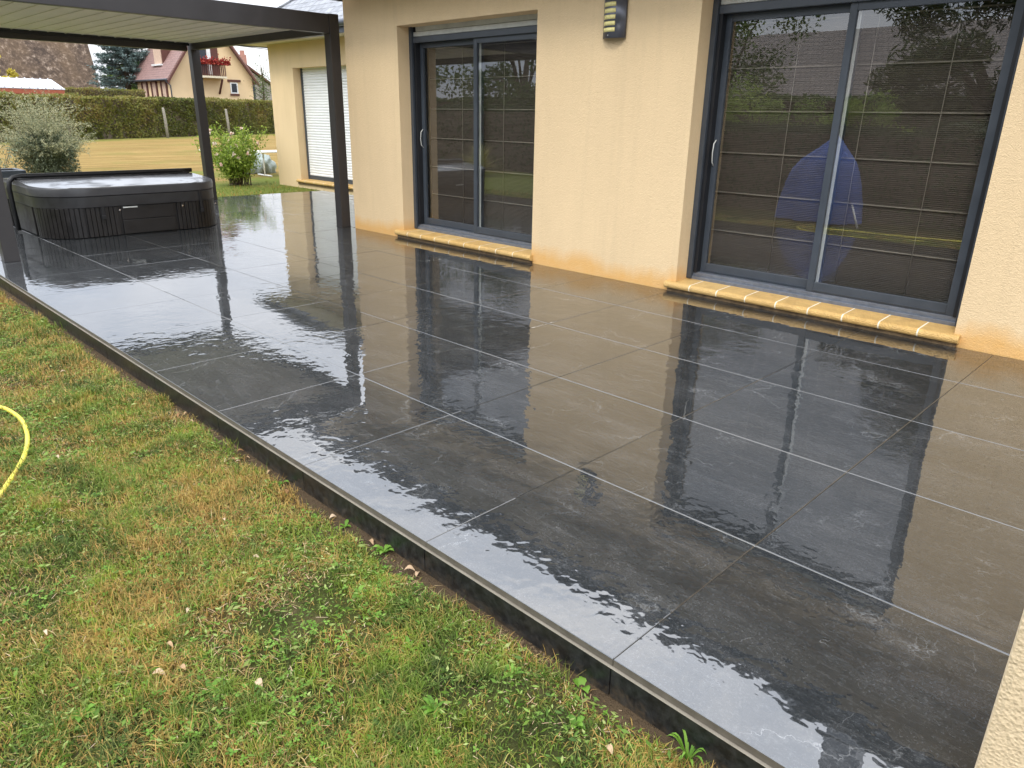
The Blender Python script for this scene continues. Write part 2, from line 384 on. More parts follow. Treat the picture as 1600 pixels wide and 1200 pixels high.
class MB:
    """collects shapes (world coordinates) and links them as one mesh object"""
    def __init__(s): s.bm = bmesh.new()
    def _add(s, bm2):
        me = bpy.data.meshes.new('t'); bm2.to_mesh(me); s.bm.from_mesh(me); bm2.free(); bpy.data.meshes.remove(me)
    def box(s, x0, x1, y0, y1, z0, z1, bev=0., rot=None):
        b = bmesh.new(); bmesh.ops.create_cube(b, size=1)
        sx, sy, sz = abs(x1-x0), abs(y1-y0), abs(z1-z0)
        bmesh.ops.scale(b, vec=(sx, sy, sz), verts=b.verts)
        if bev: bmesh.ops.bevel(b, geom=b.edges[:], offset=min(bev, .45*min(sx, sy, sz)), segments=2, affect='EDGES', profile=.6)
        c = Vector(((x0+x1)/2, (y0+y1)/2, (z0+z1)/2))
        if rot: bmesh.ops.rotate(b, cent=(0, 0, 0), matrix=rot, verts=b.verts)
        bmesh.ops.translate(b, vec=c, verts=b.verts); s._add(b); return s
    def tube(s, pts, r, seg=8, cap=True):
        pts = [Vector(p) for p in pts]; n = len(pts)
        rs = r if isinstance(r, (list, tuple)) else [r]*n
        b = bmesh.new(); rings = []; prev = None
        for i, p in enumerate(pts):
            d = (pts[min(i+1, n-1)]-pts[max(i-1, 0)]).normalized()
            a = prev if prev is not None else (Vector((0, 0, 1)) if abs(d.z) < .9 else Vector((1, 0, 0)))
            a = (a-d*a.dot(d)).normalized(); prev = a; c = d.cross(a)
            rings.append([b.verts.new(p+(a*math.cos(t)+c*math.sin(t))*rs[i]) for t in [2*math.pi*k/seg for k in range(seg)]])
        for i in range(n-1):
            for k in range(seg):
                f = b.faces.new((rings[i][k], rings[i][(k+1) % seg], rings[i+1][(k+1) % seg], rings[i+1][k])); f.smooth = True
        if cap:
            b.faces.new(rings[0][::-1]); b.faces.new(rings[-1])
        s._add(b); return s
    def poly(s, vs, fs):
        b = bmesh.new(); V = [b.verts.new(v) for v in vs]
        for f in fs: b.faces.new([V[i] for i in f])
        s._add(b); return s
    def prism(s, prof, axis, a0, a1, smooth=False):
        """extrude a 2-D profile along axis; axis 0: prof=(y,z); axis 1: prof=(x,z); axis 2: prof=(x,y)"""
        def P(p, a): return {0: (a, p[0], p[1]), 1: (p[0], a, p[1]), 2: (p[0], p[1], a)}[axis]
        n = len(prof); vs = [P(p, a0) for p in prof]+[P(p, a1) for p in prof]
        fs = [tuple(range(n))[::-1], tuple(range(n, 2*n))]+[(i, (i+1) % n, (i+1) % n+n, i+n) for i in range(n)]
        b = bmesh.new(); V = [b.verts.new(v) for v in vs]
        for j, f in enumerate(fs):
            q = b.faces.new([V[i] for i in f])
            if smooth and j > 1: q.smooth = True
        bmesh.ops.recalc_face_normals(b, faces=b.faces[:])
        s._add(b); return s
    def build(s, name, mat, parent=None, tagd=None):
        me = bpy.data.meshes.new(name); w = worg(parent) if parent else Vector((0, 0, 0))
        o0 = None
        if parent is None and len(s.bm.verts):
            xs = [v.co for v in s.bm.verts]
            o0 = Vector(((min(v.x for v in xs)+max(v.x for v in xs))/2, (min(v.y for v in xs)+max(v.y for v in xs))/2, min(v.z for v in xs)))
            w = o0
        bmesh.ops.translate(s.bm, vec=-w, verts=s.bm.verts)
        bmesh.ops.recalc_face_normals(s.bm, faces=s.bm.faces[:]) if len(s.bm.faces) < 4000 else None
        s.bm.to_mesh(me); s.bm.free()
        o = finish(name, me, mat, parent)
        if o0 is not None: o.location = o0
        if tagd: tag(o, *tagd)
        return o

def np_mesh(name, V, F, mat, parent=None, rnd=None, smooth=False, matidx=None, origin=None):
    """V (n,3) world coordinates, F (m,k)"""
    V = np.asarray(V, np.float64); F = np.asarray(F, np.int32)
    w = worg(parent) if parent else Vector(origin if origin is not None else (0, 0, 0))
    V = V-np.array(w)
    me = bpy.data.meshes.new(name); k = F.shape[1]
    me.vertices.add(len(V)); me.vertices.foreach_set('co', V.astype(np.float32).ravel())
    me.loops.add(F.size); me.loops.foreach_set('vertex_index', F.ravel())
    me.polygons.add(len(F)); me.polygons.foreach_set('loop_start', np.arange(0, F.size, k, dtype=np.int32))
    if matidx is not None: me.polygons.foreach_set('material_index', np.asarray(matidx, np.int32))
    me.update(calc_edges=True)
    me.polygons.foreach_set('use_smooth', np.full(len(F), smooth))
    if rnd is not None:
        a = me.attributes.new('rnd', 'FLOAT', 'FACE'); a.data.foreach_set('value', np.asarray(rnd, np.float32))
    me.update()
    o = finish(name, me, mat, parent)
    if parent is None: o.location = w
    return o

def unit(a): return a/np.maximum(np.linalg.norm(a, axis=-1, keepdims=True), 1e-9)
def leaf_quads(P, size, aspect=.5, dirs=None, jit=.35, upb=0.):
    """one folded-free diamond leaf per point"""
    n = len(P); d = unit(rng.normal(size=(n, 3))) if dirs is None else unit(dirs+rng.normal(size=(n, 3))*jit)
    d[:, 2] += upb; d = unit(d)
    s = unit(np.cross(d, unit(rng.normal(size=(n, 3)))))
    L = size*rng.uniform(.6, 1.25, (n, 1)); W = L*aspect
    V = np.stack([P-d*L*.5, P+s*W*.5-d*L*.05, P+d*L*.5, P-s*W*.5-d*L*.05], 1).reshape(-1, 3)
    F = np.arange(4*n).reshape(n, 4)
    return V, F
def vnoise(x, y, seed=0):
    r = np.random.default_rng(seed); T = r.random((64, 64))
    xi = np.floor(x).astype(int); yi = np.floor(y).astype(int); fx = x-xi; fy = y-yi
    fx = fx*fx*(3-2*fx); fy = fy*fy*(3-2*fy)
    g = lambda a, b: T[a % 64, b % 64]
    return (g(xi, yi)*(1-fx)+g(xi+1, yi)*fx)*(1-fy)+(g(xi, yi+1)*(1-fx)+g(xi+1, yi+1)*fx)*fy
def join(parts):
    V = []; F = []; o = 0
    for v, f in parts: V.append(v); F.append(f+o); o += len(v)
    return np.concatenate(V), np.concatenate(F)

LZ = -.12          # lawn level
# ------------------------------------------------------------------ lawn sheet
def lawn_sheet():
    xs = np.concatenate([[-900, -300, -80, -20, -6], np.arange(-3, 9, .045), np.arange(9, 24, .6), np.arange(24, 80, 4), [90, 150, 300, 900]])
    ys = np.concatenate([[-900, -300, -120, -60, -40, -20, -12], np.arange(-8, -1, .8), np.arange(-.4, 2.2, .045), [2.6, 4, 8, 16, 30, 60, 150, 400, 900]])
    X, Y = np.meshgrid(xs, ys, indexing='ij')
    Z = np.full_like(X, LZ)
    m = (X > -2.9) & (X < 8.9) & (Y > .02) & (Y < 2.1)
    Z += m*((vnoise(X*3, Y*3, 1)-.5)*.03+(vnoise(X*9, Y*9, 2)-.5)*.022)
    Z -= np.clip(1-(Y-.0)/.12, 0, 1)*(Y > -.01)*.012*m
    V = np.stack([X, Y, Z], -1).reshape(-1, 3); nx, ny = X.shape
    i, j = np.meshgrid(np.arange(nx-1), np.arange(ny-1), indexing='ij'); a = (i*ny+j).ravel()
    F = np.stack([a, a+ny, a+ny+1, a+1], 1)
    o = np_mesh('lawn', V, F, M['lawn'], smooth=True); tag(o, kind='structure', label='patchy garden lawn sheet')
    return o
lawn_sheet()

def soil_z(x, y):
    return LZ+(vnoise(x*3, y*3, 1)-.5)*.03+(vnoise(x*9, y*9, 2)-.5)*.022-np.clip(1-y/.12, 0, 1)*.012

# ------------------------------------------------------------------ terrace
T = .8
def terrace():
    V = []; F = []; rnd = []; mi = []
    g = .0019
    def tile(x0, x1, y0, y1):
        x0 += g*.7; x1 -= g*.7; y0 += g; y1 -= g
        r = random.random(); z = random.uniform(-.0004, .0004); ax = random.uniform(-.0009, .0009); ay = random.uniform(-.0009, .0009)
        cx, cy = (x0+x1)/2, (y0+y1)/2; e = .0016; b = len(V)
        def zz(x, y): return z+ax*(x-cx)+ay*(y-cy)
        for (xa, xb, ya, yb, dz) in ((x0+e, x1-e, y0+e, y1-e, 0), (x0, x1, y0, y1, -e), (x0, x1, y0, y1, -.0235)):
            for (x, y) in ((xa, ya), (xb, ya), (xb, yb), (xa, yb)): V.append((x, y, zz(x, y)+dz))
        F.append((b, b+1, b+2, b+3)); rnd.append(r); mi.append(0)
        for k in range(4):
            F.append((b+4+k, b+4+(k+1) % 4, b+(k+1) % 4, b+k)); rnd.append(r); mi.append(0)
            F.append((b+8+k, b+8+(k+1) % 4, b+4+(k+1) % 4, b+4+k)); rnd.append(r); mi.append(1)
    xs = [k*T for k in range(-3, 15)]+[11.66]
    for i in range(len(xs)-1):
        ys = [-k*T for k in range(0, 5)]+[-3.968]
        if xs[i] >= 7.19: ys = [-k*T for k in range(0, 8)]+[-6.24]
        for a, b in zip(ys[:-1], ys[1:]):
            tile(xs[i], xs[i+1], b, a)
    o = np_mesh('terrace_paving', V, F, [M['tiles'], M['tile_edge']], rnd=rnd, matidx=mi)
    tag(o, 'large wet slate coloured terrace slabs', kind='structure')
    m = MB(); m.box(-2.4, 11.655, -3.99, -.006, -.3, -.007); m.box(7.2, 11.655, -6.235, -3.992, -.3, -.007)
    tag(m.build('terrace_bedding', M['mortar_shaded']), kind='structure')
    m = MB()
    for k in range(1, 8): m.box(-2.39 if k < 5 else 7.2, 11.65, -k*T-.004, -k*T+.004, -.009, -.002)
    tag(m.build('terrace_joints', M['mortar']), kind='structure')
    m = MB()
    for i in range(len(xs)-1): m.box(xs[i]+.002, xs[i+1]-.002, -.0055, .006, -.12, -.0265, .0015)
    for i in range(8): m.box(11.648, 11.664, -i*T-.798 if i < 7 else -6.235, -i*T-.002, -.12, -.0265, .0015)
    tag(m.build('terrace_riser', M['riser']), kind='structure')
    m = MB(); m.box(-2.4, 11.66, -.006, .0075, -.0258, -.0242, .0008); tag(m.build('terrace_trim', M['trim_alu']), kind='structure')
    m = MB(); m.box(-2.4, 11.66, -.0058, .002, -.34, -.1205)
    o = m.build('terrace_footing', M['footing']); tag(o, kind='structure')
terrace()

# ------------------------------------------------------------------ the house with its doors
HY = -3.973; HX = 7.155; HX0 = -3.2; SOF = 2.7
D1 = (4.052, 6.135, 2.276); D2 = (.247, 2.372, 2.29)   # x0, x1, top
RV = .185
house = thing('house', (2, -8, -.1), 'cream rendered single-storey house with two large grey sliding doors on the wet terrace', 'house')
def wall_with_openings(mb, x0, x1, z0, z1, yo, th, ops, sill=.1):
    """wall slab in the xz plane from yo to yo-th with openings (a,b,top)"""
    ops = sorted(ops); xx = x0
    for a, b, t in ops:
        mb.box(xx, a, yo-th, yo, z0, z1)
        mb.box(a, b, yo-th, yo, t, z1)
        if sill > z0: mb.box(a, b, yo-th, yo, z0, sill-.05)
        xx = b
    mb.box(xx, x1, yo-th, yo, z0, z1)
w = MB(); wall_with_openings(w, HX0, HX, -.15, SOF+.02, HY, .32, [D1, D2])
w.box(HX-.3, HX, -12, HY-.32, -.15, SOF+.02)
# merge coincident verts so the facade is one face set
bmesh.ops.remove_doubles(w.bm, verts=w.bm.verts, dist=1e-4)
w.build('wall', M['stucco'], house)
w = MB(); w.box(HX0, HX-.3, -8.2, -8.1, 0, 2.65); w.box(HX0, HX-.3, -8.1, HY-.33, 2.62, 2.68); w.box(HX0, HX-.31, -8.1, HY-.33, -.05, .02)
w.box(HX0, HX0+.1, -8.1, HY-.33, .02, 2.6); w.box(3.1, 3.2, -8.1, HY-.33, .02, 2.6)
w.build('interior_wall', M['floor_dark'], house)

def sill(name, parent, x0, x1, n, yo, zt, depth=.26, proj=.055):
    """round nosed sill stones with pale mortar joints"""
    m = MB(); W = (x1-x0)/n; th = .062
    prof = [(yo-depth+proj, zt+.004), (yo+proj-.02, zt-.006)]
    for k in range(7):
        a = R(80-k*26); prof.append((yo+proj-.022+.022*math.cos(a), zt-.034+.026*math.sin(a)))
    prof += [(yo+proj-.03, zt-th), (yo-depth+proj, zt-th)]
    rr = []
    for i in range(n):
        m.prism(prof, 0, x0+i*W+.005, x0+(i+1)*W-.005)
    o = m.build(name, M['sill'], parent)
    me = o.data; a = me.attributes.new('rnd', 'FLOAT', 'FACE')
    per = len(me.polygons)//n; rv = np.repeat(rng.random(n), per); a.data.foreach_set('value', rv.astype(np.float32))
    for p in me.polygons:
        if abs(p.normal.x) > .9: p.use_smooth = False
    m = MB(); pr = [(y-.0008*(1 if y > yo else 0), z-.0006) for y, z in prof]
    for i in range(1, n): MB().prism(pr, 0, x0+i*W-.0052, x0+i*W+.0052).build('mortar_joint', M['sill_joint'], o)
    m = MB(); m.box(x0+.02, x1-.02, yo+.0005, yo+proj-.035, zt-th-.04, zt-th-.001)
    m.build('sill_base', M['footing'], o)
    return o
sill('window_sill', house, 4.02, 6.255, 9, HY, .088)
sill('window_sill', house, .2, 2.46, 9, HY, .088)

def sliding_door(x0, x1, ztop, shutter):
    yf = HY-RV; zb = .118
    A, K = M['anthracite'], M['anthracite_dark']
    cx = (x0+x1)/2
    d = MB(); d.box(x0-.01, x1+.01, yf-.1, yf+.012, .085, zb, .003); d.box(x0-.01, x1+.01, yf-.1, yf-.012, zb, zb+.03, .002)
    o = d.build('sliding_door', M['sealant'], house)
    top = ztop-.1
    f = MB()
    for (a, b) in ((x0, x0+.045), (x1-.045, x1)): f.box(a, b, yf-.002, yf+.028, zb-.02, ztop+.005, .003)
    f.box(x0+.045, x1-.045, yf-.03, yf+.008, top-.06, top, .004)
    f.build('outer_frame', A, o)
    k = MB()
    for (a, b) in ((x0+.001, x0+.075), (x1-.075, x1-.001)): k.box(a, b, yf-.11, yf-.003, zb+.03, ztop, .002)
    k.box(x0+.075, x1-.075, yf-.11, yf-.031, top-.06, top+.06, .002)
    k.build('track', K, o)
    if shutter:
        s = MB(); s.box(x0+.046, x1-.046, yf-.02, yf-.002, top+.003, top+.05, .005); s.box(x0+.046, x1-.046, yf-.03, yf-.012, top+.053, ztop+.01, .005)
        s.build('roller_shutter_end', M['shutter_grey'], o)
    # sashes: the one with the smaller x slides in the outer track
    zs0, zs1 = zb+.032, top-.055
    for (a, b, y, outer) in ((x0+.075, cx+.035, yf-.035, True), (cx-.035, x1-.07, yf-.085, False)):
        s = MB(); st = .05
        s.box(a, a+st, y-.017, y+.017, zs0, zs1, .003); s.box(b-st, b, y-.017, y+.017, zs0, zs1, .003)
        s.box(a+st, b-st, y-.016, y+.016, zs0, zs0+.075, .003); s.box(a+st, b-st, y-.016, y+.016, zs1-.055, zs1, .003)
        s.box(a+st, b-st, y+.0165, y+.021, zs0+.012, zs0+.022, .001)
        so_ = s.build('sash', A, o)
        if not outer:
            q = MB(); q.box(a+.004, a+.044, y+.0175, y+.0215, zs0+.02, zs1-.02, .001); q.build('pale_stile_strip', M['shutter_grey'], o)  # thin pale strip added over the inner sash's overlapping stile
        p = MB(); p.box(a+st-.006, b-st+.006, y-.008, y+.002, zs0+.07, zs1-.05)
        p.build('pane', M['glass'], o)
    # handle on the far jamb stile
    h = MB(); hx = x1-.095; hy = yf-.066
    h.tube([(hx, hy, 1.02), (hx, hy+.03, 1.05), (hx, hy+.038, 1.12), (hx, hy+.03, 1.19), (hx, hy, 1.22)], .0045, 8)
    h.build('handle', M['shutter_grey'], o)
    return o
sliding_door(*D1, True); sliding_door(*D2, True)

# blinds inside
def blind(x0, x1, z0, z1, cords, label):
    y = HY-.335
    t = thing('pleated_blind', ((x0+x1)/2, y, z0), label, 'window blind', 'blinds behind the sliding doors')
    m = MB(); n = int((z1-z0)/.312)
    prof = []
    b = bmesh.new()
    zs = np.linspace(z0, z1, 60); vs = []
    for side in (0, 1):
        for z in zs:
            k = (z-z0) % .312; off = .012*math.sin(math.pi*k/.312)
            vs.append((y-.004*side+off, z))
    prof = vs[:60]+vs[60:][::-1]
    m.prism(prof, 0, x0, x1); m.build('fabric', M['blind'], t)
    for k in range(1, n+1):
        z = z0+.312*k-.01
        if z < z1: MB().tube([(x0, y+.012, z), (x1, y+.012, z)], .0055, 6).build('rod', M['cord'], t)
    for c in cords:
        MB().tube([(c, y+.022, z0+.02), (c+.004, y+.024, (z0+z1)/2), (c, y+.022, z1)], .003, 5).build('cord', M['cord'], t)
blind(5.12, 6.0, .2, 2.3, [5.42], 'brown woven blind behind the left sash of the smaller door')
blind(4.12, 5.11, .2, 2.3, [4.3, 4.78], 'brown woven blind behind the right sash of the smaller door')
blind(1.36, 2.27, .2, 2.3, [1.72], 'brown woven blind behind the left sash of the large door')
blind(.3, 1.35, .2, 2.3, [.68, 1.18], 'brown woven blind behind the right sash of the large door')
s = MB(); s.box(.345, .39, HY-.31, HY-.29, .98, 1.055, .006); s.box(.358, .377, HY-.291, HY-.286, 1.0, 1.035, .003)
s.build('door_sensor', M['white_paint'], None, ('small white contact sensor seen through the right edge of the large door', 'sensor'))

# roof, soffit, gutter, chimney of the near block
OV = .55
def hip_roof(parent, x0, x1, y0, y1, z, pitch, mx, my):
    h = (y1-y0)/2; rz = z+h*math.tan(pitch); ym = (y0+y1)/2
    a, b, c, d = (x0, y1, z), (x1, y1, z), (x1, y0, z), (x0, y0, z); r0 = (x0+h, ym, rz); r1 = (x1-h, ym, rz)
    m = MB(); m.poly([a, b, r1, r0, c, d], [(0, 1, 2, 3), (4, 5, 3, 2)]); o = m.build('roof', mx, parent)
    m = MB(); m.poly([b, c, r1, d, a, r0], [(0, 1, 2), (3, 4, 5)]); m.build('roof_end', my, parent)
    m = MB()
    for p, q in ((b, r1), (c, r1), (a, r0), (d, r0), (r0, r1)): m.tube([Vector(p)+Vector((0, 0, .01)), Vector(q)+Vector((0, 0, .01))], .03, 6)
    m.build('ridge', M['slate'], parent)
    return o
hip_roof(house, HX0-OV, HX+OV, -13, HY+OV, SOF+.16, R(38), M['slate'], M['slate_y'])
s = MB(); s.box(HX0-OV, HX+OV, HY+.003, HY+OV, SOF, SOF+.03); s.box(HX+.003, HX+OV, -12.6, HY, SOF, SOF+.03); s.build('soffit', M['soffit'], house)
g = MB(); g.box(HX0-OV, HX+OV+.02, HY+OV+.001, HY+OV+.03, SOF-.02, SOF+.15, .004)
g.box(HX+OV+.001, HX+OV+.03, -12.6, HY+OV, SOF-.02, SOF+.15, .004)
g.tube([(HX0-OV, HY+OV+.08, SOF+.12), (HX+OV+.08, HY+OV+.08, SOF+.12)], .06, 10)
g.build('gutter', M['zinc'], house)
c = MB(); c.box(.84, 1.26, -7.3, -6.9, 4.5, 7.7, .01); c.box(.79, 1.31, -7.35, -6.85, 7.7, 7.8, .01); c.build('chimney', M['zinc'], house)

# ------------------------------------------------------------------ far wing
WY = -6.9; WX = 14.5
wing = thing('house_wing', (11, -9, -.1), 'cream rendered set-back wing with white roller shutter down and slate roof', 'house wing')
W1 = (9.55, 13.55, 2.23)
w = MB(); wall_with_openings(w, HX+.002, WX, -.2, SOF+.02, WY, .3, [W1], .06)
w.box(WX-.3, WX, -12, WY-.3, -.2, SOF+.02); w.box(HX+.01, WX-.3, -12, -11.8, -.2, SOF)
bmesh.ops.remove_doubles(w.bm, verts=w.bm.verts, dist=1e-4)
w.build('wall', M['stucco_dry'], wing)
sill('window_sill', wing, 9.4, 13.68, 12, WY, .05)
m = MB(); zs = np.arange(.13, 2.23, .052)
prof = []
for z in zs:
    prof += [(WY-.2, z), (WY-.19, z+.01), (WY-.188, z+.03), (WY-.198, z+.047)]
prof += [(WY-.23, zs[-1]+.05), (WY-.23, .13)]
m.prism(prof, 0, 9.6, 13.5); rs = m.build('roller_shutter', M['shutter_white'], wing)
m = MB(); m.box(9.55, 9.6, WY-.24, WY-.17, .05, 2.24, .003); m.box(13.5, 13.55, WY-.24, WY-.17, .05, 2.24, .003)
m.box(9.6, 13.5, WY-.24, WY-.18, .052, .128, .004); m.build('shutter_rail', M['anthracite'], rs)
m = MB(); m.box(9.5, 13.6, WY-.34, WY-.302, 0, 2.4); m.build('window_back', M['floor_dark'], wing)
hip_roof(wing, HX+.2, WX+.5, -13.5, WY+.5, SOF+.16, R(36), M['slate'], M['slate_y'])
s = MB(); s.box(HX+.01, WX+.5, WY+.003, WY+.5, SOF, SOF+.03); s.box(WX+.003, WX+.5, -12.8, WY, SOF, SOF+.03); s.build('soffit', M['soffit'], wing)
g = MB(); g.box(HX+.01, WX+.52, WY+.501, WY+.53, SOF-.02, SOF+.15, .004); g.box(WX+.501, WX+.53, -12.8, WY+.5, SOF-.02, SOF+.15, .004)
g.tube([(HX+.05, WY+.59, SOF+.13), (WX+.58, WY+.59, SOF+.13)], .06, 10)
g.build('gutter', M['zinc'], wing)

# ------------------------------------------------------------------ near stucco wall (right edge of the photo)
nw = thing('garden_wall', (-1.4, -.35, -.12), 'coarse cream stucco wall corner at the near end of the terrace', 'wall')
m = MB(); m.box(-2.6, -.797, -.42, -.17, -.0, 1.0, .018); m.build('wall_body', M['stucco_near'], nw)
nw2 = MB(); nw2.box(-2.62, -.79, -.43, -.16, 1.0, 1.05, .012); nw2.build('coping', M['stucco_near'], nw)

# ------------------------------------------------------------------ pergola
pg = thing('pergola', (9.4, -2.1, 0), 'dark grey aluminium pergola with white louvred roof above the hot tub', 'pergola')
PX0, PX1, PY0, PY1 = 7.3, 11.43, -4.0, -.165; PW = .13
for (x, y) in ((PX0, PY0), (PX0, PY1-PW), (PX1-PW, PY0-.04), (PX1-PW, PY1-PW)):
    m = MB(); m.box(x, x+PW, y, y+PW, .003, 2.474, .004); p_ = m.build('post', M['pergola'], pg)
    m = MB(); m.box(x-.004, x+PW+.004, y-.004, y+PW+.004, 0.0015, .006); m.build('base_plate', M['pergola'], p_)
m = MB(); m.box(PX0+.006, PX0+.09, PY0+PW+.001, PY1-PW-.001, 2.262, 2.468, .004); m.build('beam', M['pergola'], pg)
m = MB(); m.box(PX1-.09, PX1-.006, PY0+PW+.001, PY1-PW-.001, 2.245, 2.468, .004); m.build('beam', M['pergola'], pg)
m = MB(); m.box(PX0+PW+.001, PX1-PW-.001, PY0+.006, PY0+.09, 2.262, 2.468, .004); m.build('beam', M['pergola'], pg)
m = MB(); m.box(PX0+PW+.001, PX1-PW-.001, PY1-.09, PY1-.006, 2.262, 2.468, .004); m.build('beam', M['pergola'], pg)
y = PY0+.1
while y < PY1-.12:
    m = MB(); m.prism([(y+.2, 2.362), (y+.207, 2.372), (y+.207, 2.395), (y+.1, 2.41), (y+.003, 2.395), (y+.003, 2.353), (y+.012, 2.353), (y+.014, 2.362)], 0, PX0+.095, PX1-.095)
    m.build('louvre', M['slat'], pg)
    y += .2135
m = MB(); m.box(PX1-.115, PX1-.0905, PY0+.1, PY1-.1, 2.32, 2.36, .003); m.build('louvre_rail', M['anthracite_dark'], pg)

# ------------------------------------------------------------------ hot tub
TX0, TX1, TY0, TY1 = 8.31, 10.3, -2.84, -.79
tub = thing('hot_tub', ((TX0+TX1)/2, (TY0+TY1)/2, 0), 'black square hot tub with a wet folded vinyl cover under the pergola', 'hot tub')
def rrect(x0, x1, y0, y1, r, n=10):
    P = []
    for cx, cy, a0 in ((x1-r, y1-r, 0), (x0+r, y1-r, 90), (x0+r, y0+r, 180), (x1-r, y0+r, 270)):
        for k in range(n+1):
            a = R(a0+90*k/n); P.append((cx+r*math.cos(a), cy+r*math.sin(a)))
    return P
def rr_loft(levels, r, mat, name, parent, n=10, peak=0.):
    b = bmesh.new(); rings = []
    for z, ins in levels:
        P = rrect(TX0+ins, TX1-ins, TY0+ins, TY1-ins, max(.02, r-ins), n); Q = []
        for k in range(len(P)):
            p, q = P[k], P[(k+1) % len(P)]; Q.append(p)
            if k % (n+1) == n: Q += [(p[0]+(q[0]-p[0])*u/10, p[1]+(q[1]-p[1])*u/10) for u in range(1, 10)]
        rings.append([b.verts.new((x, y, z+(peak*max(0., 1-abs(x-9.3)/1.0) if z > .55 else 0.))) for x, y in Q])
    for A, B in zip(rings[:-1], rings[1:]):
        for k in range(len(A)):
            f = b.faces.new((A[k], A[(k+1) % len(A)], B[(k+1) % len(A)], B[k])); f.smooth = True
    b.faces.new(rings[0][::-1]); b.faces.new(rings[-1])
    m = MB(); m._add(b); o_ = m.build(name, mat, parent); o_.data.set_sharp_from_angle(angle=R(28)); return o_
body = rr_loft([(.004, .05), (.36, .035)], .42, M['cabinet'], 'cabinet', tub)
rr_loft([(.335, .01), (.338, .004), (.36, .002), (.452, .002), (.458, .01)], .45, M['vinyl'], 'cover_skirt', tub)
rr_loft([(.459, .004), (.463, -.004), (.541, -.006), (.549, -.002), (.5505, .003), (.551, .1), (.552, .25), (.553, .4), (.554, .55), (.555, .7), (.556, .85), (.557, .96)], .45, M['cover'], 'cover', tub, 10, .05)
m = MB(); m.tube([(9.28, TY0+.03+k*(TY1-TY0-.06)/20, .604) for k in range(21)], .008, 6)
m.build('fold_seam', M['vinyl'], tub)
# vertical slats round the corners
def corner_slats(cx, cy, a0, a1, px, py):
    m = MB(); r = .392
    for a in np.arange(a0, a1+.1, 6.9):
        c, s_ = math.cos(R(a)), math.sin(R(a)); q = Vector((cx+r*c, cy+r*s_, .17))
        m.box(q.x-.0085, q.x+.0085, q.y-.021, q.y+.021, .006, .334, .004, Matrix.Rotation(R(a), 3, 'Z'))
    m.build('corner_slats', M['cabinet'], tub)
corner_slats(TX0+.42, TY1-.42, 92, 178, 0, 0); corner_slats(TX0+.42, TY0+.42, 182, 268, 0, 0)
corner_slats(TX1-.42, TY0+.42, 272, 358, 0, 0); corner_slats(TX1-.42, TY1-.42, 2, 88, 0, 0)
for y0_, n_ in ((TY1-.45, 7), (TY0+.45, 4)):
    m = MB()
    for k in range(n_):
        yy = y0_-k*.048 if y0_ > -2 else y0_+k*.048
        m.box(TX0+.022, TX0+.043, yy-.021, yy+.021, .006, .334, .004)
    m.build('front_slats', M['cabinet'], tub)
m = MB(); m.box(TX0+.026, TX0+.047, TY0+.65, TY1-.8, .012, .17, .005); m.box(TX0+.027, TX0+.048, TY0+.65, TY1-.8, .174, .325, .005)
m.build('front_panel', M['cabinet'], tub)
m = MB(); m.box(TX0+.55, TX1-.55, TY1-.047, TY1-.026, .012, .325, .005); m.build('side_panel', M['cabinet'], tub)
m = MB(); m.box(TX0+.012, TX0+.025, TY1-.98, TY1-.82, .307, .322, .003); m.build('pull_lip', M['shutter_grey'], tub)
for yy in (TY1-.6, TY0+.32):
    m = MB(); m.box(TX0+.008, TX0+.02, yy-.017, yy+.017, .19, .46, .003); st_ = m.build('strap', M['black_plastic'], tub)
    m = MB(); m.box(TX0-.004, TX0+.012, yy-.024, yy+.024, .2, .245, .006); m.build('buckle', M['black_plastic'], st_)
for yy in (TY1-.78, TY0+.55, TY0+.14):
    m = MB(); m.tube([(TX0+.028, yy, .29), (TX0+.014, yy, .29)], .01, 10); m.build('screw_cap', M['chrome'], tub)
m = MB()
pts = [(9.3, TY1+.05, .02), (9.3, TY1+.06, .3), (9.3, TY1+.06, .5), (9.3, TY1+.045, .575), (9.3, TY1, .622), (9.3, TY1-.08, .632)]
pts += [(9.3, TY1-.08-k*.22, .632) for k in range(1, 10)]+[(9.3, TY0+.12, .628), (9.3, TY0+.04, .585), (9.3, TY0, .55), (9.3, TY0-.02, .4)]
m.tube(pts, .027, 12); m.build('cover_lifter', M['black_plastic'], tub)

# ------------------------------------------------------------------ wall lamp
lp = thing('wall_lamp', (3.17, HY, 2.1), 'grey curved wall lamp with five yellow slots on the facade between the doors', 'wall lamp')
lw, lz0, lz1 = .118, 1.99, 2.33; lcx = 3.168
def lamp_pt(t, off=0.):   # t in -1..1 across
    a = t*R(58); rr = lw/math.sin(R(58))
    return lcx+(rr+off)*math.sin(a), HY+.012+(rr+off)*(math.cos(a)-math.cos(R(58)))
m = MB(); b = bmesh.new()
ts = np.linspace(-1, 1, 25)
outer = [lamp_pt(t, .0) for t in ts]; inner = [lamp_pt(t, -.004) for t in ts]
m.prism(outer+inner[::-1], 2, lz0, lz1, True); m.build('shade', M['lamp_grey'], lp)
for k in range(5):
    zc = 2.053+k*.047; o_ = [lamp_pt(t, .0022) for t in np.linspace(-.33, .62, 10)]; i_ = [lamp_pt(t, .0005) for t in np.linspace(-.33, .62, 10)]
    m = MB(); m.prism(o_+i_[::-1], 2, zc-.0155, zc+.0155, True); m.build('slot_diffuser', M['lamp_lens'], lp)
m = MB(); m.box(lcx-.06, lcx+.06, HY+.001, HY+.03, 2.03, 2.29, .005); m.build('wall_bracket', M['lamp_grey'], lp)
for z in (2.012, 2.31):
    x_, y_ = lamp_pt(.1, 0); m = MB(); m.tube([(x_, y_-.002, z), (x_, y_+.004, z)], .004, 8); m.build('screw', M['chrome'], lp)

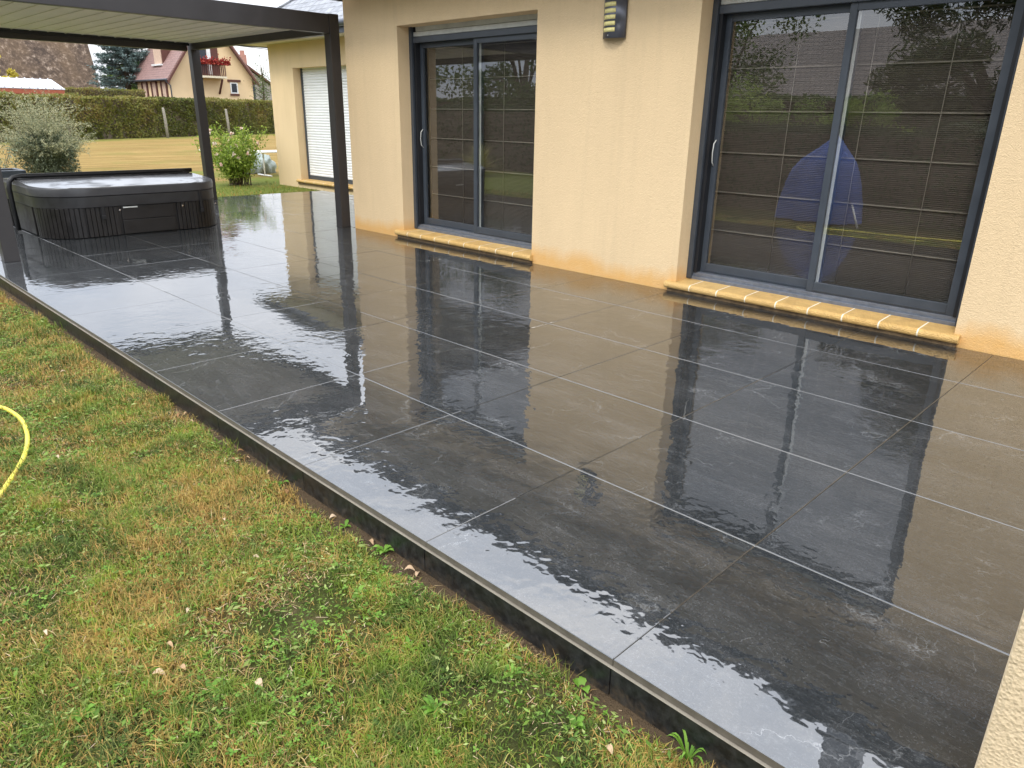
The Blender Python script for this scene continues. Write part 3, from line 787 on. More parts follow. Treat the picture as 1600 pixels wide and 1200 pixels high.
# ------------------------------------------------------------------ grass blades
def blades(x, y, h, lean=.5, w=.0028, zf=None, curve=.6):
    n = len(x); z = (soil_z(x, y) if zf is None else np.full(n, zf))
    az = rng.uniform(0, 2*np.pi, n); d = np.stack([np.cos(az), np.sin(az), np.zeros(n)], 1)
    s = np.stack([-np.sin(az), np.cos(az), np.zeros(n)], 1)
    L = h[:, None]; ln = np.abs(rng.normal(lean, .4, (n, 1))).clip(0, 1.6)
    B = np.stack([x, y, z], 1); W = (w*rng.uniform(.6, 1.4, (n, 1)))
    upv = np.array([[0, 0, 1.]])
    p1 = B+upv*L*.5*np.cos(ln*.6)+d*L*.5*np.sin(ln*.6)
    p2 = p1+upv*L*.5*np.cos(ln*1.25)+d*L*.5*np.sin(ln*1.25)
    V = np.stack([B-s*W, B+s*W, p1+s*W*.8, p1-s*W*.8, p2+s*W*.15, p2-s*W*.15], 1).reshape(-1, 3)
    a = np.arange(n)*6
    F = np.stack([a, a+1, a+2, a+3, a+3, a+2, a+4, a+5], 1).reshape(-1, 4)
    return V, F, np.repeat(rng.random(n), 2)
def fore_grass():
    Vs = []; Fs = []; Rs = []; o = 0
    for (x0, x1, y1, dens) in ((-.9, 1.2, 1.7, 75000), (1.2, 2.6, 1.5, 60000), (2.6, 4.5, 1.4, 38000), (4.5, 8.6, 1.2, 17000)):
        n = int((x1-x0)*y1*dens); x = rng.uniform(x0, x1, n); y = rng.uniform(.015, y1, n)
        k = vnoise(x*2.3, y*2.3, 5)*.6+vnoise(x*7, y*7, 6)*.4
        edge = .006+.07*vnoise(x*4, x*0, 9)**2+.03*vnoise(x*15, y*15, 8)
        keep = (y > edge)*(rng.random(n) < (.1+1.25*k**1.3)) | (rng.random(n) < .02)
        bare = (vnoise(x*1.9+3, y*3.1, 12) > .8); keep &= ~(bare & (rng.random(n) < .75))
        x, y, k = x[keep], y[keep], k[keep]
        tuft = vnoise(x*5, y*5, 11); h = (.012+.03*rng.random(len(x))**1.6)*(.55+tuft*1.1)
        lay = rng.random(len(x)) < .4
        V, F, r = blades(x, y, h*np.where(lay, 1.25, 1.1), np.where(lay, 1.5, .8)[:, None], .0013 if x0 < 2.6 else .0019)
        Vs.append(V); Fs.append(F+o); Rs.append(r); o += len(V)
    np_o = np_mesh('lawn_grass', np.concatenate(Vs), np.concatenate(Fs), M['blade'], rnd=np.concatenate(Rs))
    tag(np_o, 'short patchy green and straw coloured grass along the terrace', 'grass', kind='stuff')
fore_grass()
def tufts():
    Vs = []; Fs = []; Rs = []; o = 0
    for i in range(420):
        x0 = rng.uniform(-.8, 5.5)**1; y0 = rng.uniform(.04, 1.45)
        if vnoise(np.array([x0*1.7]), np.array([y0*1.7]), 41)[0] < .42: continue
        n = int(rng.uniform(25, 90)); r = rng.uniform(.01, .045)
        x = x0+rng.normal(size=n)*r; y = np.maximum(.012, y0+rng.normal(size=n)*r)
        V, F, q = blades(x, y, rng.uniform(.03, .075, n), rng.uniform(.6, 1.2), .0013 if x0 < 3 else .002)
        c0 = rng.random(); Vs.append(V); Fs.append(F+o); Rs.append(np.clip(q*.35+c0*.65, 0, 1)); o += len(V)
    ob = np_mesh('grass_tufts', np.concatenate(Vs), np.concatenate(Fs), M['blade'], rnd=np.concatenate(Rs)); tag(ob, 'longer uneven grass tufts standing above the short lawn', 'grass', kind='stuff')
tufts()
def cuttings():
    n = 62000; x = rng.uniform(-.9, 6, n); y = rng.uniform(.05, 1.5, n); k = vnoise(x*2.1, y*2.1, 51)*.6+vnoise(x*8, y*8, 52)*.4
    keep = rng.random(n) < np.clip((k-.44)*5, .04, 1); x, y = x[keep], y[keep]; n = len(x)
    P = np.stack([x, y, soil_z(x, y)+rng.uniform(.006, .028, n)], 1); az = rng.uniform(0, 6.28, n)
    d = np.stack([np.cos(az), np.sin(az), rng.uniform(-.35, .35, n)], 1); V, F = leaf_quads(P, .011+.018*rng.random((n, 1))**2.5, .34, d, .1)
    ob = np_mesh('leafy_ground_cover', V, F, M['leaf_cut'], rnd=rng.random(len(F))); tag(ob, 'chopped leafy green cuttings and ground cover in the lawn', 'ground cover', kind='stuff')
    n = 44000; x = rng.uniform(-.9, 6.5, n); y = rng.uniform(.04, 1.5, n); k = vnoise(x*1.9+5, y*2.6, 61)*.65+vnoise(x*9, y*9, 62)*.35
    keep = rng.random(n) < np.clip((k-.53)*7, .0, 1); x, y = x[keep], y[keep]; n = len(x)
    V, F, q = blades(x, y, rng.uniform(.02, .06, n), 1.45, .0011); 
    ob = np_mesh('straw_mats', V, F, M['leaf_straw'], rnd=q); tag(ob, 'matted patches of dead straw coloured grass', 'dead grass', kind='stuff')
cuttings()
def far_grass():
    n = 60000
    x = rng.uniform(8.7, 24, n); y = rng.uniform(-9.5, 1.5, n)
    keep = ~((x < 11.7) & (y < .03) & (y > -6.27)) & ~((y < WY+.05) & (x < WX+.1)) & (rng.random(n) < np.clip(1.4-(x-9)/4.5, .0, 1))
    x, y = x[keep], y[keep]; h = rng.uniform(.025, .06, len(x))
    V, F, r = blades(x, y, h, .5, .005, LZ)
    o = np_mesh('garden_grass', V, F, M['blade'], rnd=r); tag(o, 'longer green grass beyond the far end of the terrace', 'grass', kind='stuff')
far_grass()

# ------------------------------------------------------------------ clover and weeds
def clover():
    n = 7000; x = rng.uniform(-.9, 4.5, n); y = rng.uniform(.06, 1.45, n)
    k = vnoise(x*2.7+9, y*2.7, 21); keep = rng.random(n) < np.clip((k-.5)*3.2, .02, 1)
    x, y = x[keep], y[keep]; m_ = len(x)
    P = np.repeat(np.stack([x, y, soil_z(x, y)+rng.uniform(.008, .024, m_)], 1), 3, 0)
    az = np.tile([0, 2.09, 4.19], m_)+np.repeat(rng.uniform(0, 6.28, m_), 3)
    s = np.repeat(rng.uniform(.004, .009, m_), 3)[:, None]
    d = np.stack([np.cos(az), np.sin(az), rng.uniform(-.1, .35, 3*m_)], 1); t = np.stack([-np.sin(az), np.cos(az), 0*az], 1)
    V = np.stack([P, P+d*s*.7+t*s*.6, P+d*s*1.5, P+d*s*.7-t*s*.6], 1).reshape(-1, 3)
    o = np_mesh('clover', V, np.arange(12*m_).reshape(-1, 4), M['leaf_weed'], rnd=np.repeat(rng.random(m_), 3))
    tag(o, 'small round clover leaves spread through the grass', 'clover', kind='stuff')
clover()
def weed(x, y, n, L, wd, rise, label, mat='leaf_weed', name='weed'):
    z = float(soil_z(np.array([x]), np.array([y]))[0]); V = []; F = []; r = []
    a0 = random.random()*6
    for i in range(n):
        a = a0+i*2.4+random.uniform(-.3, .3); l = L*random.uniform(.6, 1.1); e = rise*random.uniform(.5, 1.3)
        d = np.array([math.cos(a), math.sin(a), 0]); t = np.array([-math.sin(a), math.cos(a), 0]); b = len(V)
        ns = 7
        for k in range(ns+1):
            u = k/ns; p = np.array([x, y, z+.004])+d*l*u+np.array([0, 0, l*e*math.sin(u*2.2)])
            ww = wd*l*math.sin(math.pi*min(1, .08+u*.92))**.8*(1+.25*(k % 2))
            V += [p-t*ww+np.array([0, 0, ww*.35]), p, p+t*ww+np.array([0, 0, ww*.35])]
        rv = random.random()
        for k in range(ns):
            q = b+3*k; F += [(q, q+1, q+4, q+3), (q+1, q+2, q+5, q+4)]; r += [rv, rv]
    o = np_mesh(name, V, F, M[mat], rnd=r, smooth=True, origin=(x, y, z)); tag(o, label, 'weed', 'broad-leaved weeds in the lawn')

from math import cos
def gpt(u, v, z=LZ):   # where a place in the photo meets the ground, used for scattering small plants and leaves
    f = 1134.4; d = fw+r2*((u-800)/f)-u2*((v-600)/f); o = camo.matrix_world.translation; t = (z-o.z)/d.z; p = o+d*t; return p.x, p.y
for (u, v, n, L, wd, rise, lab) in [
    (915, 1066, 3, .055, .3, .55, 'round bright green dock leaf against the riser near the third slab joint'),
    (798, 770, 5, .05, .2, .5, 'upright dandelion leaves in the bare strip beside the riser'),
    (715, 745, 5, .045, .18, .5, 'pair of narrow weed leaves at the edge of the soil strip, left of the dandelion'),
    (440, 755, 5, .05, .2, .6, 'leafy weed beside the terrace edge below the third slab'),
    (247, 836, 4, .05, .2, .4, 'blue-green leaved weed in the middle of the lawn'),
    (140, 778, 12, .07, .09, .35, 'spreading pale rosette in the lawn near the hose'),
    (800, 1058, 7, .05, .13, .3, 'starry pale weed rosette to the left of the round dock leaf'),
    (680, 1110, 10, .06, .12, .3, 'flat dandelion rosette near the bottom edge of the lawn'),
    (900, 1140, 6, .04, .25, .5, 'low bright green weed close to the foot of the riser'),
    (130, 1120, 9, .06, .22, .35, 'dark green broad-leaved weed at the bottom left of the lawn'),
    (560, 930, 7, .045, .2, .4, 'small green weed in the grass below the second slab joint'),
    (330, 1080, 8, .05, .16, .4, 'dense dark green weed tuft between bare patches'),
    (640, 1010, 6, .05, .12, .3, 'thin-leaved rosette above the bare patches'),
    (600, 860, 6, .045, .22, .45, 'cluster of broad leaves near the dead leaves by the riser'),
    (1075, 1185, 14, .07, .06, 1.1, 'fresh green grass tuft against the riser at the bottom of the photo')]:
    x, y = gpt(u, v); weed(x, max(y, .03), n, L*.8, wd, rise, lab)

dl = [(560, 660, 'tan', 'beside the riser at the widest soil gap'), (545, 655, 'brown', 'touching the riser'), (365, 720, 'brown', 'on the soil strip'), (372, 722, 'pale', 'curled over its neighbour'),
      (300, 665, 'tan', 'by the soil edge'), (520, 808, 'pale', 'long and narrow beside the riser'), (430, 735, 'tan', 'on bare earth'), (417, 922, 'orange', 'in the middle of the lawn'),
      (72, 992, 'white', 'standing on edge at the lower left'), (350, 815, 'pale', 'flat in the grass'), (590, 842, 'tan', 'by the riser foot'), (640, 893, 'pinkish', 'on the soil strip'),
      (655, 895, 'pinkish', 'next to the riser'), (110, 790, 'orange', 'near the spreading rosette'), (95, 790, 'brown', 'near the spreading rosette'), (90, 720, 'pale', 'beside the hose'),
      (120, 628, 'tan', 'left of the far soil strip'), (100, 585, 'pale', 'in the far lawn'), (400, 872, 'pale', 'in dense grass'), (285, 1045, 'tan', 'on a bare patch'),
      (265, 1010, 'tan', 'on the edge of a bare patch'), (405, 1075, 'pale', 'long, on a straw patch'), (950, 1185, 'pinkish', 'by the foot of the riser at the bottom'), (295, 955, 'white', 'in short grass'),
      (250, 1060, 'pale', 'between straw stems'), (330, 640, 'tan', 'near the riser'), (280, 655, 'brown', 'in the soil gap'), (450, 770, 'brown', 'on bare earth by the weed')]
for i, (u, v, colr, where) in enumerate(dl):
    x, y = gpt(u, v); y = max(y, .03); z = float(soil_z(np.array([x]), np.array([y]))[0])+.012+random.uniform(0, .008)
    L = random.uniform(.022, .04); a = random.random()*6.28; W = L*random.uniform(.16, .3); V = []; F = []
    d = np.array([cos(a), math.sin(a), random.uniform(-.1, .25)]); t = np.array([-math.sin(a), cos(a), random.uniform(-.2, .2)])
    for k in range(7):
        q = k/6; ww = W*math.sin(math.pi*(.04+.92*q)); p = np.array([x, y, z])+d*(q-.5)*L+np.array([0, 0, .25*L*(math.cos((q-.5)*3))])
        V += [p-t*ww+np.array([0, 0, ww*.8]), p, p+t*ww+np.array([0, 0, ww*.6])]
    for k in range(6): q = 3*k; F += [(q, q+1, q+4, q+3), (q+1, q+2, q+5, q+4)]
    o = np_mesh('dead_leaf', V, F, M['dead_leaf'], rnd=[{'brown': .05, 'orange': .2, 'tan': .5, 'pinkish': .65, 'pale': .85, 'white': 1.}[colr]]*12, smooth=True, origin=(x, y, z))
    tag(o, f'{colr} fallen leaf {where}', 'leaf', 'fallen leaves on the lawn')

def clods():
    n = 5000; x = rng.uniform(-.8, 7.5, n); y = .012+np.abs(rng.normal(size=n))*.035; z = soil_z(x, y)
    base = np.array([[1, 0, 0], [-.5, .87, 0], [-.5, -.87, 0], [0, 0, .8], [.3, .5, .5]]); s_ = (.0012+.007*rng.random(n)**2.5)[:, None, None]
    V = np.stack([x, y, z], 1)[:, None]+base[None]*s_*rng.uniform(.6, 1.4, (n, 5, 3)); b = (np.arange(n)*5)[:, None, None]
    F = (np.array([[0, 4, 3], [4, 1, 3], [1, 2, 3], [2, 0, 3], [0, 1, 4]])[None]+b).reshape(-1, 3)
    o = np_mesh('soil_crumbs', V.reshape(-1, 3), F, M['footing']); tag(o, 'crumbs of bare soil along the foot of the riser', 'soil', kind='stuff')
clods()
def straws():
    n = 3800; x = rng.uniform(-.9, 5, n); y = rng.uniform(.03, 1.4, n); z = soil_z(x, y)+rng.uniform(.004, .022, n)
    az = rng.uniform(0, 6.28, n); L = (.008+.03*rng.random(n)**3)[:, None]; P = np.stack([x, y, z], 1)
    d = np.stack([np.cos(az), np.sin(az), rng.uniform(-.2, .2, n)], 1); s = np.stack([-np.sin(az), np.cos(az), 0*az], 1)*.0008
    V = np.stack([P-s, P+s, P+d*L+s, P+d*L-s], 1).reshape(-1, 3)
    o = np_mesh('dry_clippings', V, np.arange(4*n).reshape(n, 4), M['dead_leaf'], rnd=rng.uniform(.4, 1, n)); tag(o, 'dry grass clippings lying on the lawn', 'clippings', kind='stuff')
straws()

# ------------------------------------------------------------------ hose
pts = [gpt(u, v, -.098) for u, v in [(-60, 632), (-30, 632), (0, 636), (20, 645), (36, 660), (43, 685), (38, 712), (24, 738), (6, 765), (-10, 790), (-60, 860)]]
dense = []
for i in range(len(pts)-1):
    p0, p1, p2, p3 = [Vector((*pts[max(0, min(len(pts)-1, i+k))], -.098)) for k in (-1, 0, 1, 2)]
    for q in range(6):
        t = q/6; dense.append(.5*((2*p1)+(p2-p0)*t+(2*p0-5*p1+4*p2-p3)*t*t+(-p0+3*p1-3*p2+p3)*t**3))
m = MB(); m.tube(dense, .0105, 12); ho = m.build('garden_hose', M['yellow'], None, ('yellow garden hose curving over the lawn', 'hose'))
ex = [(3.6, .75), (3.8, 1.0), (3.5, 1.2), (2.9, 1.3), (2.4, 1.34), (1.6, 1.45), (1.2, 1.7), (1.0, 2.2)]

# ------------------------------------------------------------------ shrubs
def shrub_silver():
    c = np.array([19.2, -3.62, LZ]); t = thing('silver_shrub', c, 'feathery silver-green shrub with arching sprays behind the hot tub', 'shrub')
    Vs = []; rr = []
    m = MB(); sprays = []
    for i in range(430):
        a = rng.uniform(0, 6.28); el = rng.uniform(.75, 1.52); L = rng.uniform(1.0, 1.9)*(1 if el > 1.05 else .75)
        d = np.array([math.cos(a)*math.cos(el), math.sin(a)*math.cos(el), math.sin(el)]); p = c+np.array([d[0]*.12, d[1]*.12, .15]); pts_ = [p.copy()]
        droop = rng.uniform(.3, 1.15)
        for k in range(9):
            u = k/9; dd = d+np.array([0, 0, -droop*u*u*1.3]); p = p+unit(dd)*L/9; pts_.append(p.copy())
        pts_ = np.array(pts_); pts_[:, 2] = np.maximum(pts_[:, 2], LZ+.05); sprays.append(pts_)
        if i < 110: m.tube([tuple(q) for q in pts_[::2]], [.008, .006, .004, .003, .002], 3, False)
    m.build('stem', M['bark'], t)
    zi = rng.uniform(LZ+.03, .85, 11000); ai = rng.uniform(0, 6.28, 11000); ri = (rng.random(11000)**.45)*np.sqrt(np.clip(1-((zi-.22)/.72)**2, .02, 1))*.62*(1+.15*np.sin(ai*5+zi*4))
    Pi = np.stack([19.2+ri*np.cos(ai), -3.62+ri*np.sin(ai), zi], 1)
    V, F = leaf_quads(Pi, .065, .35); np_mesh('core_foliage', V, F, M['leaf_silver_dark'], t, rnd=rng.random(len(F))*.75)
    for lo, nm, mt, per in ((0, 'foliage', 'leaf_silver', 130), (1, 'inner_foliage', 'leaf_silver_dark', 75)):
        P = []; D = []
        for s_ in sprays:
            for _ in range(per):
                u = rng.uniform(.35, 9) if lo == 0 else rng.uniform(0, 6); k = int(u); q = s_[k]*(1-u+k)+s_[min(9, k+1)]*(u-k)
                if lo == 1 and q[2] > .85: continue
                P.append(q+rng.normal(size=3)*(.022 if lo == 0 else .05)); D.append(s_[min(9, k+1)]-s_[k])
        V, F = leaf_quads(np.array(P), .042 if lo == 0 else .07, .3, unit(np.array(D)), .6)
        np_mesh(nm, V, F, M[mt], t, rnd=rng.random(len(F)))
shrub_silver()

def shrub_rose():
    c = np.array([14.9, -6.15, LZ]); t = thing('rose_bush', c, 'bright green rose bush with pale pink blooms beside the pergola post', 'rose bush')
    m = MB(); tips = []; paths = []
    for i in range(26):
        a = rng.uniform(0, 6.28); rad = rng.uniform(.15, .62); top = rng.uniform(.6, 1.28); b0 = c+np.array([rng.normal()*.1, rng.normal()*.12, 0])
        pts_ = [b0+np.array([math.cos(a)*rad*u**1.3, math.sin(a)*rad*u**1.3, top*u*(1-.08*u)]) for u in np.linspace(0, 1, 7)]
        m.tube([tuple(q) for q in pts_], [.014, .012, .01, .008, .006, .004, .003], 5, False); paths.append(np.array(pts_))
    m.build('stem', M['bark'], t)
    P = []
    for s_ in paths:
        for _ in range(380):
            u = rng.uniform(1.8, 6)**1; k = min(5, int(u)); q = s_[k]*(1-u+k)+s_[k+1]*(u-k); P.append(q+rng.normal(size=3)*np.array([.09, .09, .07]))
    V, F = leaf_quads(np.array(P), .055, .55); np_mesh('foliage', V, F, M['leaf_rose'], t, rnd=rng.random(len(F)))
    for i in range(20):
        s_ = paths[i % 26]; q = s_[-1-(i % 2)]+rng.normal(size=3)*.08+np.array([-.08, .06, 0])
        V, F = leaf_quads(q+rng.normal(size=(22, 3))*.016, .045, .8); np_mesh('flower', V, F, M['petal'], t, rnd=rng.random(len(F)))
shrub_rose()

def twig_plant():
    c = np.array([16.6, -2.05, LZ]); t = thing('young_shrub', c, 'thin young grey-green shrub at the left edge beside the silver shrub', 'shrub')
    m = MB(); P = []
    for i in range(9):
        a = rng.uniform(0, 6.28); pts_ = [c+np.array([math.cos(a)*.35*u, math.sin(a)*.35*u, .75*u]) for u in np.linspace(0, 1, 5)]
        m.tube([tuple(q) for q in pts_], [.008, .006, .005, .004, .002], 4, False)
        for _ in range(60): k = rng.integers(1, 5); P.append(pts_[k]+rng.normal(size=3)*.07)
    m.build('stem', M['bark'], t); V, F = leaf_quads(np.array(P), .05, .5); np_mesh('foliage', V, F, M['leaf_silver_dark'], t, rnd=rng.random(len(F)))
twig_plant()
pl = thing('planter', (12.6, -1.1, LZ), 'dark grey rectangular planter behind the left corner of the tub', 'planter')
m = MB(); m.box(12.3, 12.36, -1.6, -.5, LZ, .5, .01); m.box(12.84, 12.9, -1.6, -.5, LZ, .5, .01); m.box(12.36, 12.84, -1.6, -1.54, LZ, .5, .01); m.box(12.36, 12.84, -.56, -.5, LZ, .5, .01)
m.build('box', M['anthracite'], pl)
m = MB(); m.box(12.36, 12.84, -1.54, -.56, .3, .44, .01); m.build('soil', M['footing'], pl)

# ------------------------------------------------------------------ hedge, fence posts
def hedge(name, p0, p1, th, z0, z1, n, mat, label, size=.1, dz=0.):
    p0 = np.array(p0, float); p1 = np.array(p1, float); L = np.linalg.norm(p1-p0); d = (p1-p0)/L; q = np.array([-d[1], d[0]])
    t = thing(name, ((p0[0]+p1[0])/2, (p0[1]+p1[1])/2, z0), label, 'hedge')
    a, b = q*th*.38, d*L
    m = MB(); vs = []
    for z in (z0, z1-.08):
        for s_, e in ((-1, 0), (1, 0), (1, 1), (-1, 1)): P = p0+s_*a+b*e; vs.append((P[0], P[1], z+(dz*e if z > z0 else 0)))
    m.poly(vs, [(0, 1, 2, 3), (4, 5, 6, 7), (0, 1, 5, 4), (1, 2, 6, 5), (2, 3, 7, 6), (3, 0, 4, 7)]); m.build('inner_branches', M['bark'], t)
    u = rng.random(n)*L; face = rng.random(n); h = (z1-z0)
    w_ = th/(2*h+th)
    top = face < w_; zt_ = z1+dz*u/L; sgn = np.where(rng.random(n) < .78, 1, -1)
    zz = np.where(top, zt_+(vnoise(u*1.2, u*0, 31)-.5)*.14+(vnoise(u*4.1, u*0, 32)-.5)*.12, z0+.03+rng.random(n)*(h+dz*u/L-.03)); ww = np.where(top, rng.uniform(-.5, .5, n)*th, sgn*.5*th)
    rough_ = (vnoise(u*2.1, zz*2.1, 33)-.5)*.3; ww = np.where(top, ww, ww+rough_*sgn)
    ww += rng.normal(size=n)*.045; zz += rng.normal(size=n)*.03
    X = p0[None]+d[None]*u[:, None]+q[None]*ww[:, None]
    V, F = leaf_quads(np.stack([X[:, 0], X[:, 1], zz], 1), size, .6)
    r = np.clip(rng.random(n)*.6+vnoise(u*.5, zz*.8, 36)*.7-.2, 0, 1)
    np_mesh('foliage', V, F, M[mat], t, rnd=r)
# the facing side is towards -x: direction chosen so that q points to the camera
hedge('clipped_hedge', (53.9, -27.6), (32.5, 7.3), .9, LZ, 2.2, 60000, 'leaf_hedge', 'long clipped green-brown hedge across the end of the lawn', .13, -.42)
hedge('clipped_hedge', (57, -19.7), (57, -13), .8, LZ, 2.72, 14000, 'leaf_hedge', 'narrow strip of second hedge behind the long hedge, below the blue spruce')
m_lab = {0: 'grey wooden fence post in front of the hedge, leftmost beside the silver shrub', 1: 'grey wooden fence post in front of the hedge, left of the pergola post', 2: 'grey wooden fence post above the rose bush'}
for i, (u, v) in enumerate([(152, 214), (262, 213.5), (358.5, 211)]):
    x, y = gpt(u, v); x, y = -.905+(x+.905)*.95, 1.33+(y-1.33)*.95; m = MB(); lx = rng.uniform(-.03, .03)
    m.tube([(x, y, LZ-.1), (x, y+.01, .8), (x+lx, y+.05, 1.5), (x+lx, y+.05, 1.56)], [.09, .085, .075, .05], 8)
    m.build('fence_post', M['wood_post'], None, (m_lab[i], 'post', 'wooden posts along the hedge'))
# staked young tree at the right end of the hedge
bx, by = gpt(418, 208)
st = thing('staked_tree', (bx, by, LZ), 'young tree with three leaning stakes in front of the hedge beside the wing', 'tree')
m = MB(); m.tube([(bx, by, LZ), (bx, by+.05, 1.5), (bx+.1, by-.05, 3.0), (bx, by, 4.6)], [.13, .1, .07, .03], 7)
for k in range(7): m.tube([(bx, by, 2+k*.35), (bx+rng.normal()*.6, by+rng.normal()*.6, 2.6+k*.4)], [.03, .008], 4)
m.build('trunk', M['bark'], st)
for dx, dy in ((-.3, .75), (-.3, -.3), (.4, .2)):
    m = MB(); m.tube([(bx+dx*1.4, by+dy*1.5, LZ), (bx+dx*.1, by+dy*.1, 1.45)], .05, 6); m.build('stake', M['wood_post'], st)
P = np.array([[bx, by, 3.0]])+rng.normal(size=(1500, 3))*np.array([.45, .4, .95]); V, F = leaf_quads(P, .1, .6); np_mesh('crown', V, F, M['leaf_tree'], st, rnd=rng.random(len(F)))

# ------------------------------------------------------------------ distant buildings
fh = thing('gabled_house', (61, -25.3, LZ), 'cream gabled house with mauve roof and balcony of red geraniums beyond the hedge', 'house')
gx, gy0, gy1, ez, rz_, gm = 58., -28.55, -22.1, 3.95, 8.35, -25.3
bxk = 64.6
m = MB(); m.prism([(gy0, LZ), (gy1, LZ), (gy1, ez), (gm, rz_-.1), (gy0, ez)], 0, gx, bxk); m.build('wall', M['far_wall'], fh)
def slope(y_e, z_e, nm, mat):
    m = MB(); t_ = .16; dy = .35 if y_e > gm else -.35
    dz = -.35*(rz_-ez)/abs(gm-y_e)
    a = (y_e+dy, z_e+dz); b = (gm, rz_)
    m.prism([a, b, (b[0], b[1]+t_), (a[0], a[1]+t_)], 0, gx-.45, bxk+.45); return m.build(nm, mat, fh)
rf = slope(gy1, ez, 'roof', M['clay']); slope(gy0, ez, 'roof', M['clay'])
for y_e in (gy1+.35, gy0-.35):
    m = MB(); dz = -.35*(rz_-ez)/3.2
    m.prism([(y_e, ez+dz-.22), (gm, rz_-.22), (gm, rz_-.002), (y_e, ez+dz-.002)], 0, gx-.5, gx-.4); m.build('barge_board', M['far_trim'], fh)
m = MB(); m.tube([(gx-.45, gy1+.42, ez-.4), (bxk+.45, gy1+.42, ez-.4)], .07, 6); m.tube([(gx-.1, gy1+.4, ez-.45), (gx-.1, gy1+.05, ez-.8), (gx-.1, gy1+.05, LZ)], .05, 6); m.build('gutter', M['zinc'], fh)
for xx in (59.2, 61.1, 63.):
    m = MB(); m.box(xx-.35, xx+.35, gy1+.001, gy1+.04, 1.2, 3.45); w_ = m.build('window', M['far_shutter'], fh)
    m = MB(); m.box(xx-.62, xx-.36, gy1+.002, gy1+.07, 1.2, 3.45); m.box(xx+.36, xx+.62, gy1+.002, gy1+.07, 1.2, 3.45); m.box(xx-.5, xx+.5, gy1+.003, gy1+.08, 3.46, 3.62); m.build('shutter', M['far_trim'], w_)
# balcony door and balcony on the gable
m = MB(); m.box(gx-.05, gx-.002, -25.95, -24.2, 4.0, 6.3); bw = m.build('balcony_door', M['far_trim'], fh)
m = MB(); m.box(gx-.08, gx-.052, -25.0, -24.3, 4.1, 6.2); m.build('pane', M['far_glass'], bw)
m = MB(); m.box(gx-.1, gx-.053, -25.35, -25.05, 4.05, 6.2); m.build('door_panel', M['white_paint'], bw)
m = MB(); m.box(gx-1.0, gx-.003, -26.05, -23.9, 3.78, 3.92); bal = m.build('balcony', M['soffit'], fh)
m = MB(); m.box(gx-1.0, gx-.92, -26.05, -23.9, 4.72, 4.8)
for y_ in np.arange(-26.0, -23.9, .14): m.box(gx-.99, gx-.94, y_, y_+.07, 3.92, 4.72)
for y_ in (-26.05, -23.98): m.box(gx-.93, gx-.01, y_, y_+.08, 4.72, 4.82)
m.build('railing', M['far_trim'], bal)
for y_ in (-25.75, -24.2):
    m = MB(); m.tube([(gx-.8, y_, 3.7), (gx-.05, y_, 2.7)], .08, 5); m.build('bracket', M['far_trim'], bal)
P = np.stack([gx-1.05+rng.normal(size=900)*.1, rng.uniform(-26.4, -23.8, 900), 4.82+np.abs(rng.normal(size=900))*.2-.1], 1); V, F = leaf_quads(P, .15, .8)
o = np_mesh('geraniums', V, F, M['geranium'], bal, rnd=rng.random(len(F)))
m = MB(); m.box(gx-.04, gx-.002, -27.3, -26.68, 2.75, 3.55); w_ = m.build('window', M['white_paint'], fh)
m = MB(); m.box(gx-.05, gx-.041, -27.2, -26.78, 2.84, 3.47); m.build('pane', M['far_glass'], w_)
m = MB(); m.box(gx-.09, gx-.003, -27.55, -26.5, 3.6, 3.76); m.box(gx-.1, gx-.003, -27.35, -26.62, 2.6, 2.72); m.build('lintel', M['far_trim'], w_)
# dormer on the left slope
m = MB(); m.prism([(60., 4.4), (61.6, 4.4), (61.6, 6.1), (60.8, 6.9), (60., 6.1)], 1, -24.3, -22.55); dm = m.build('dormer', M['far_trim'], fh)
m = MB(); m.box(60.1, 61.5, -22.549, -22.5, 4.75, 6.1); m.build('dormer_window', M['far_shutter'], dm)
m = MB(); m.box(59.95, 61.65, -22.56, -22.3, 4.6, 4.72); m.build('dormer_sill', M['white_paint'], dm)

sh = thing('stone_house', (68, -32, LZ), 'grey rubble stone house with brick chimney behind the gabled house', 'house')
m = MB(); m.prism([(-36, LZ), (-28.7, LZ), (-28.7, 4.8), (-30.5, 5.85), (-36, 2.3)], 0, 65, 72)
m.build('wall', M['stone'], sh)
m = MB(); m.prism([(-28.7, 4.85), (-30.5, 5.9), (-36.4, 2.1), (-36.4, 2.3), (-30.5, 6.1), (-28.7, 5.05)], 0, 64.8, 72.3); m.build('roof', M['far_trim'], sh)
m = MB(); m.box(66, 66.6, -32.3, -31.75, 4.8, 6.2); m.box(66.1, 66.5, -32.2, -31.95, 6.2, 6.55); m.build('chimney', M['brick'], sh)
m = MB(); m.box(64.95, 64.999, -32.3, -31.85, 1.9, 3.7); m.build('window', M['far_glass'], sh)

br = thing('barn', (80, -12, LZ), 'barn with a huge steep mottled brown roof filling the upper left beyond the hedge', 'barn')
m = MB(); m.poly([(75, -22.65, 2.9), (75, 6, 2.9), (79.5, 5, 11.5), (79.5, -23.0, 11.5), (84, 6, 2.9), (84, -22.65, 2.9)], [(0, 1, 2, 3), (4, 5, 3, 2), (0, 3, 5), (1, 4, 2), (0, 5, 4, 1)]); m.build('roof', M['brown_roof'], br)
m = MB(); m.box(75.6, 83.4, -22, 5.4, LZ, 2.88); m.build('wall', M['stone'], br)
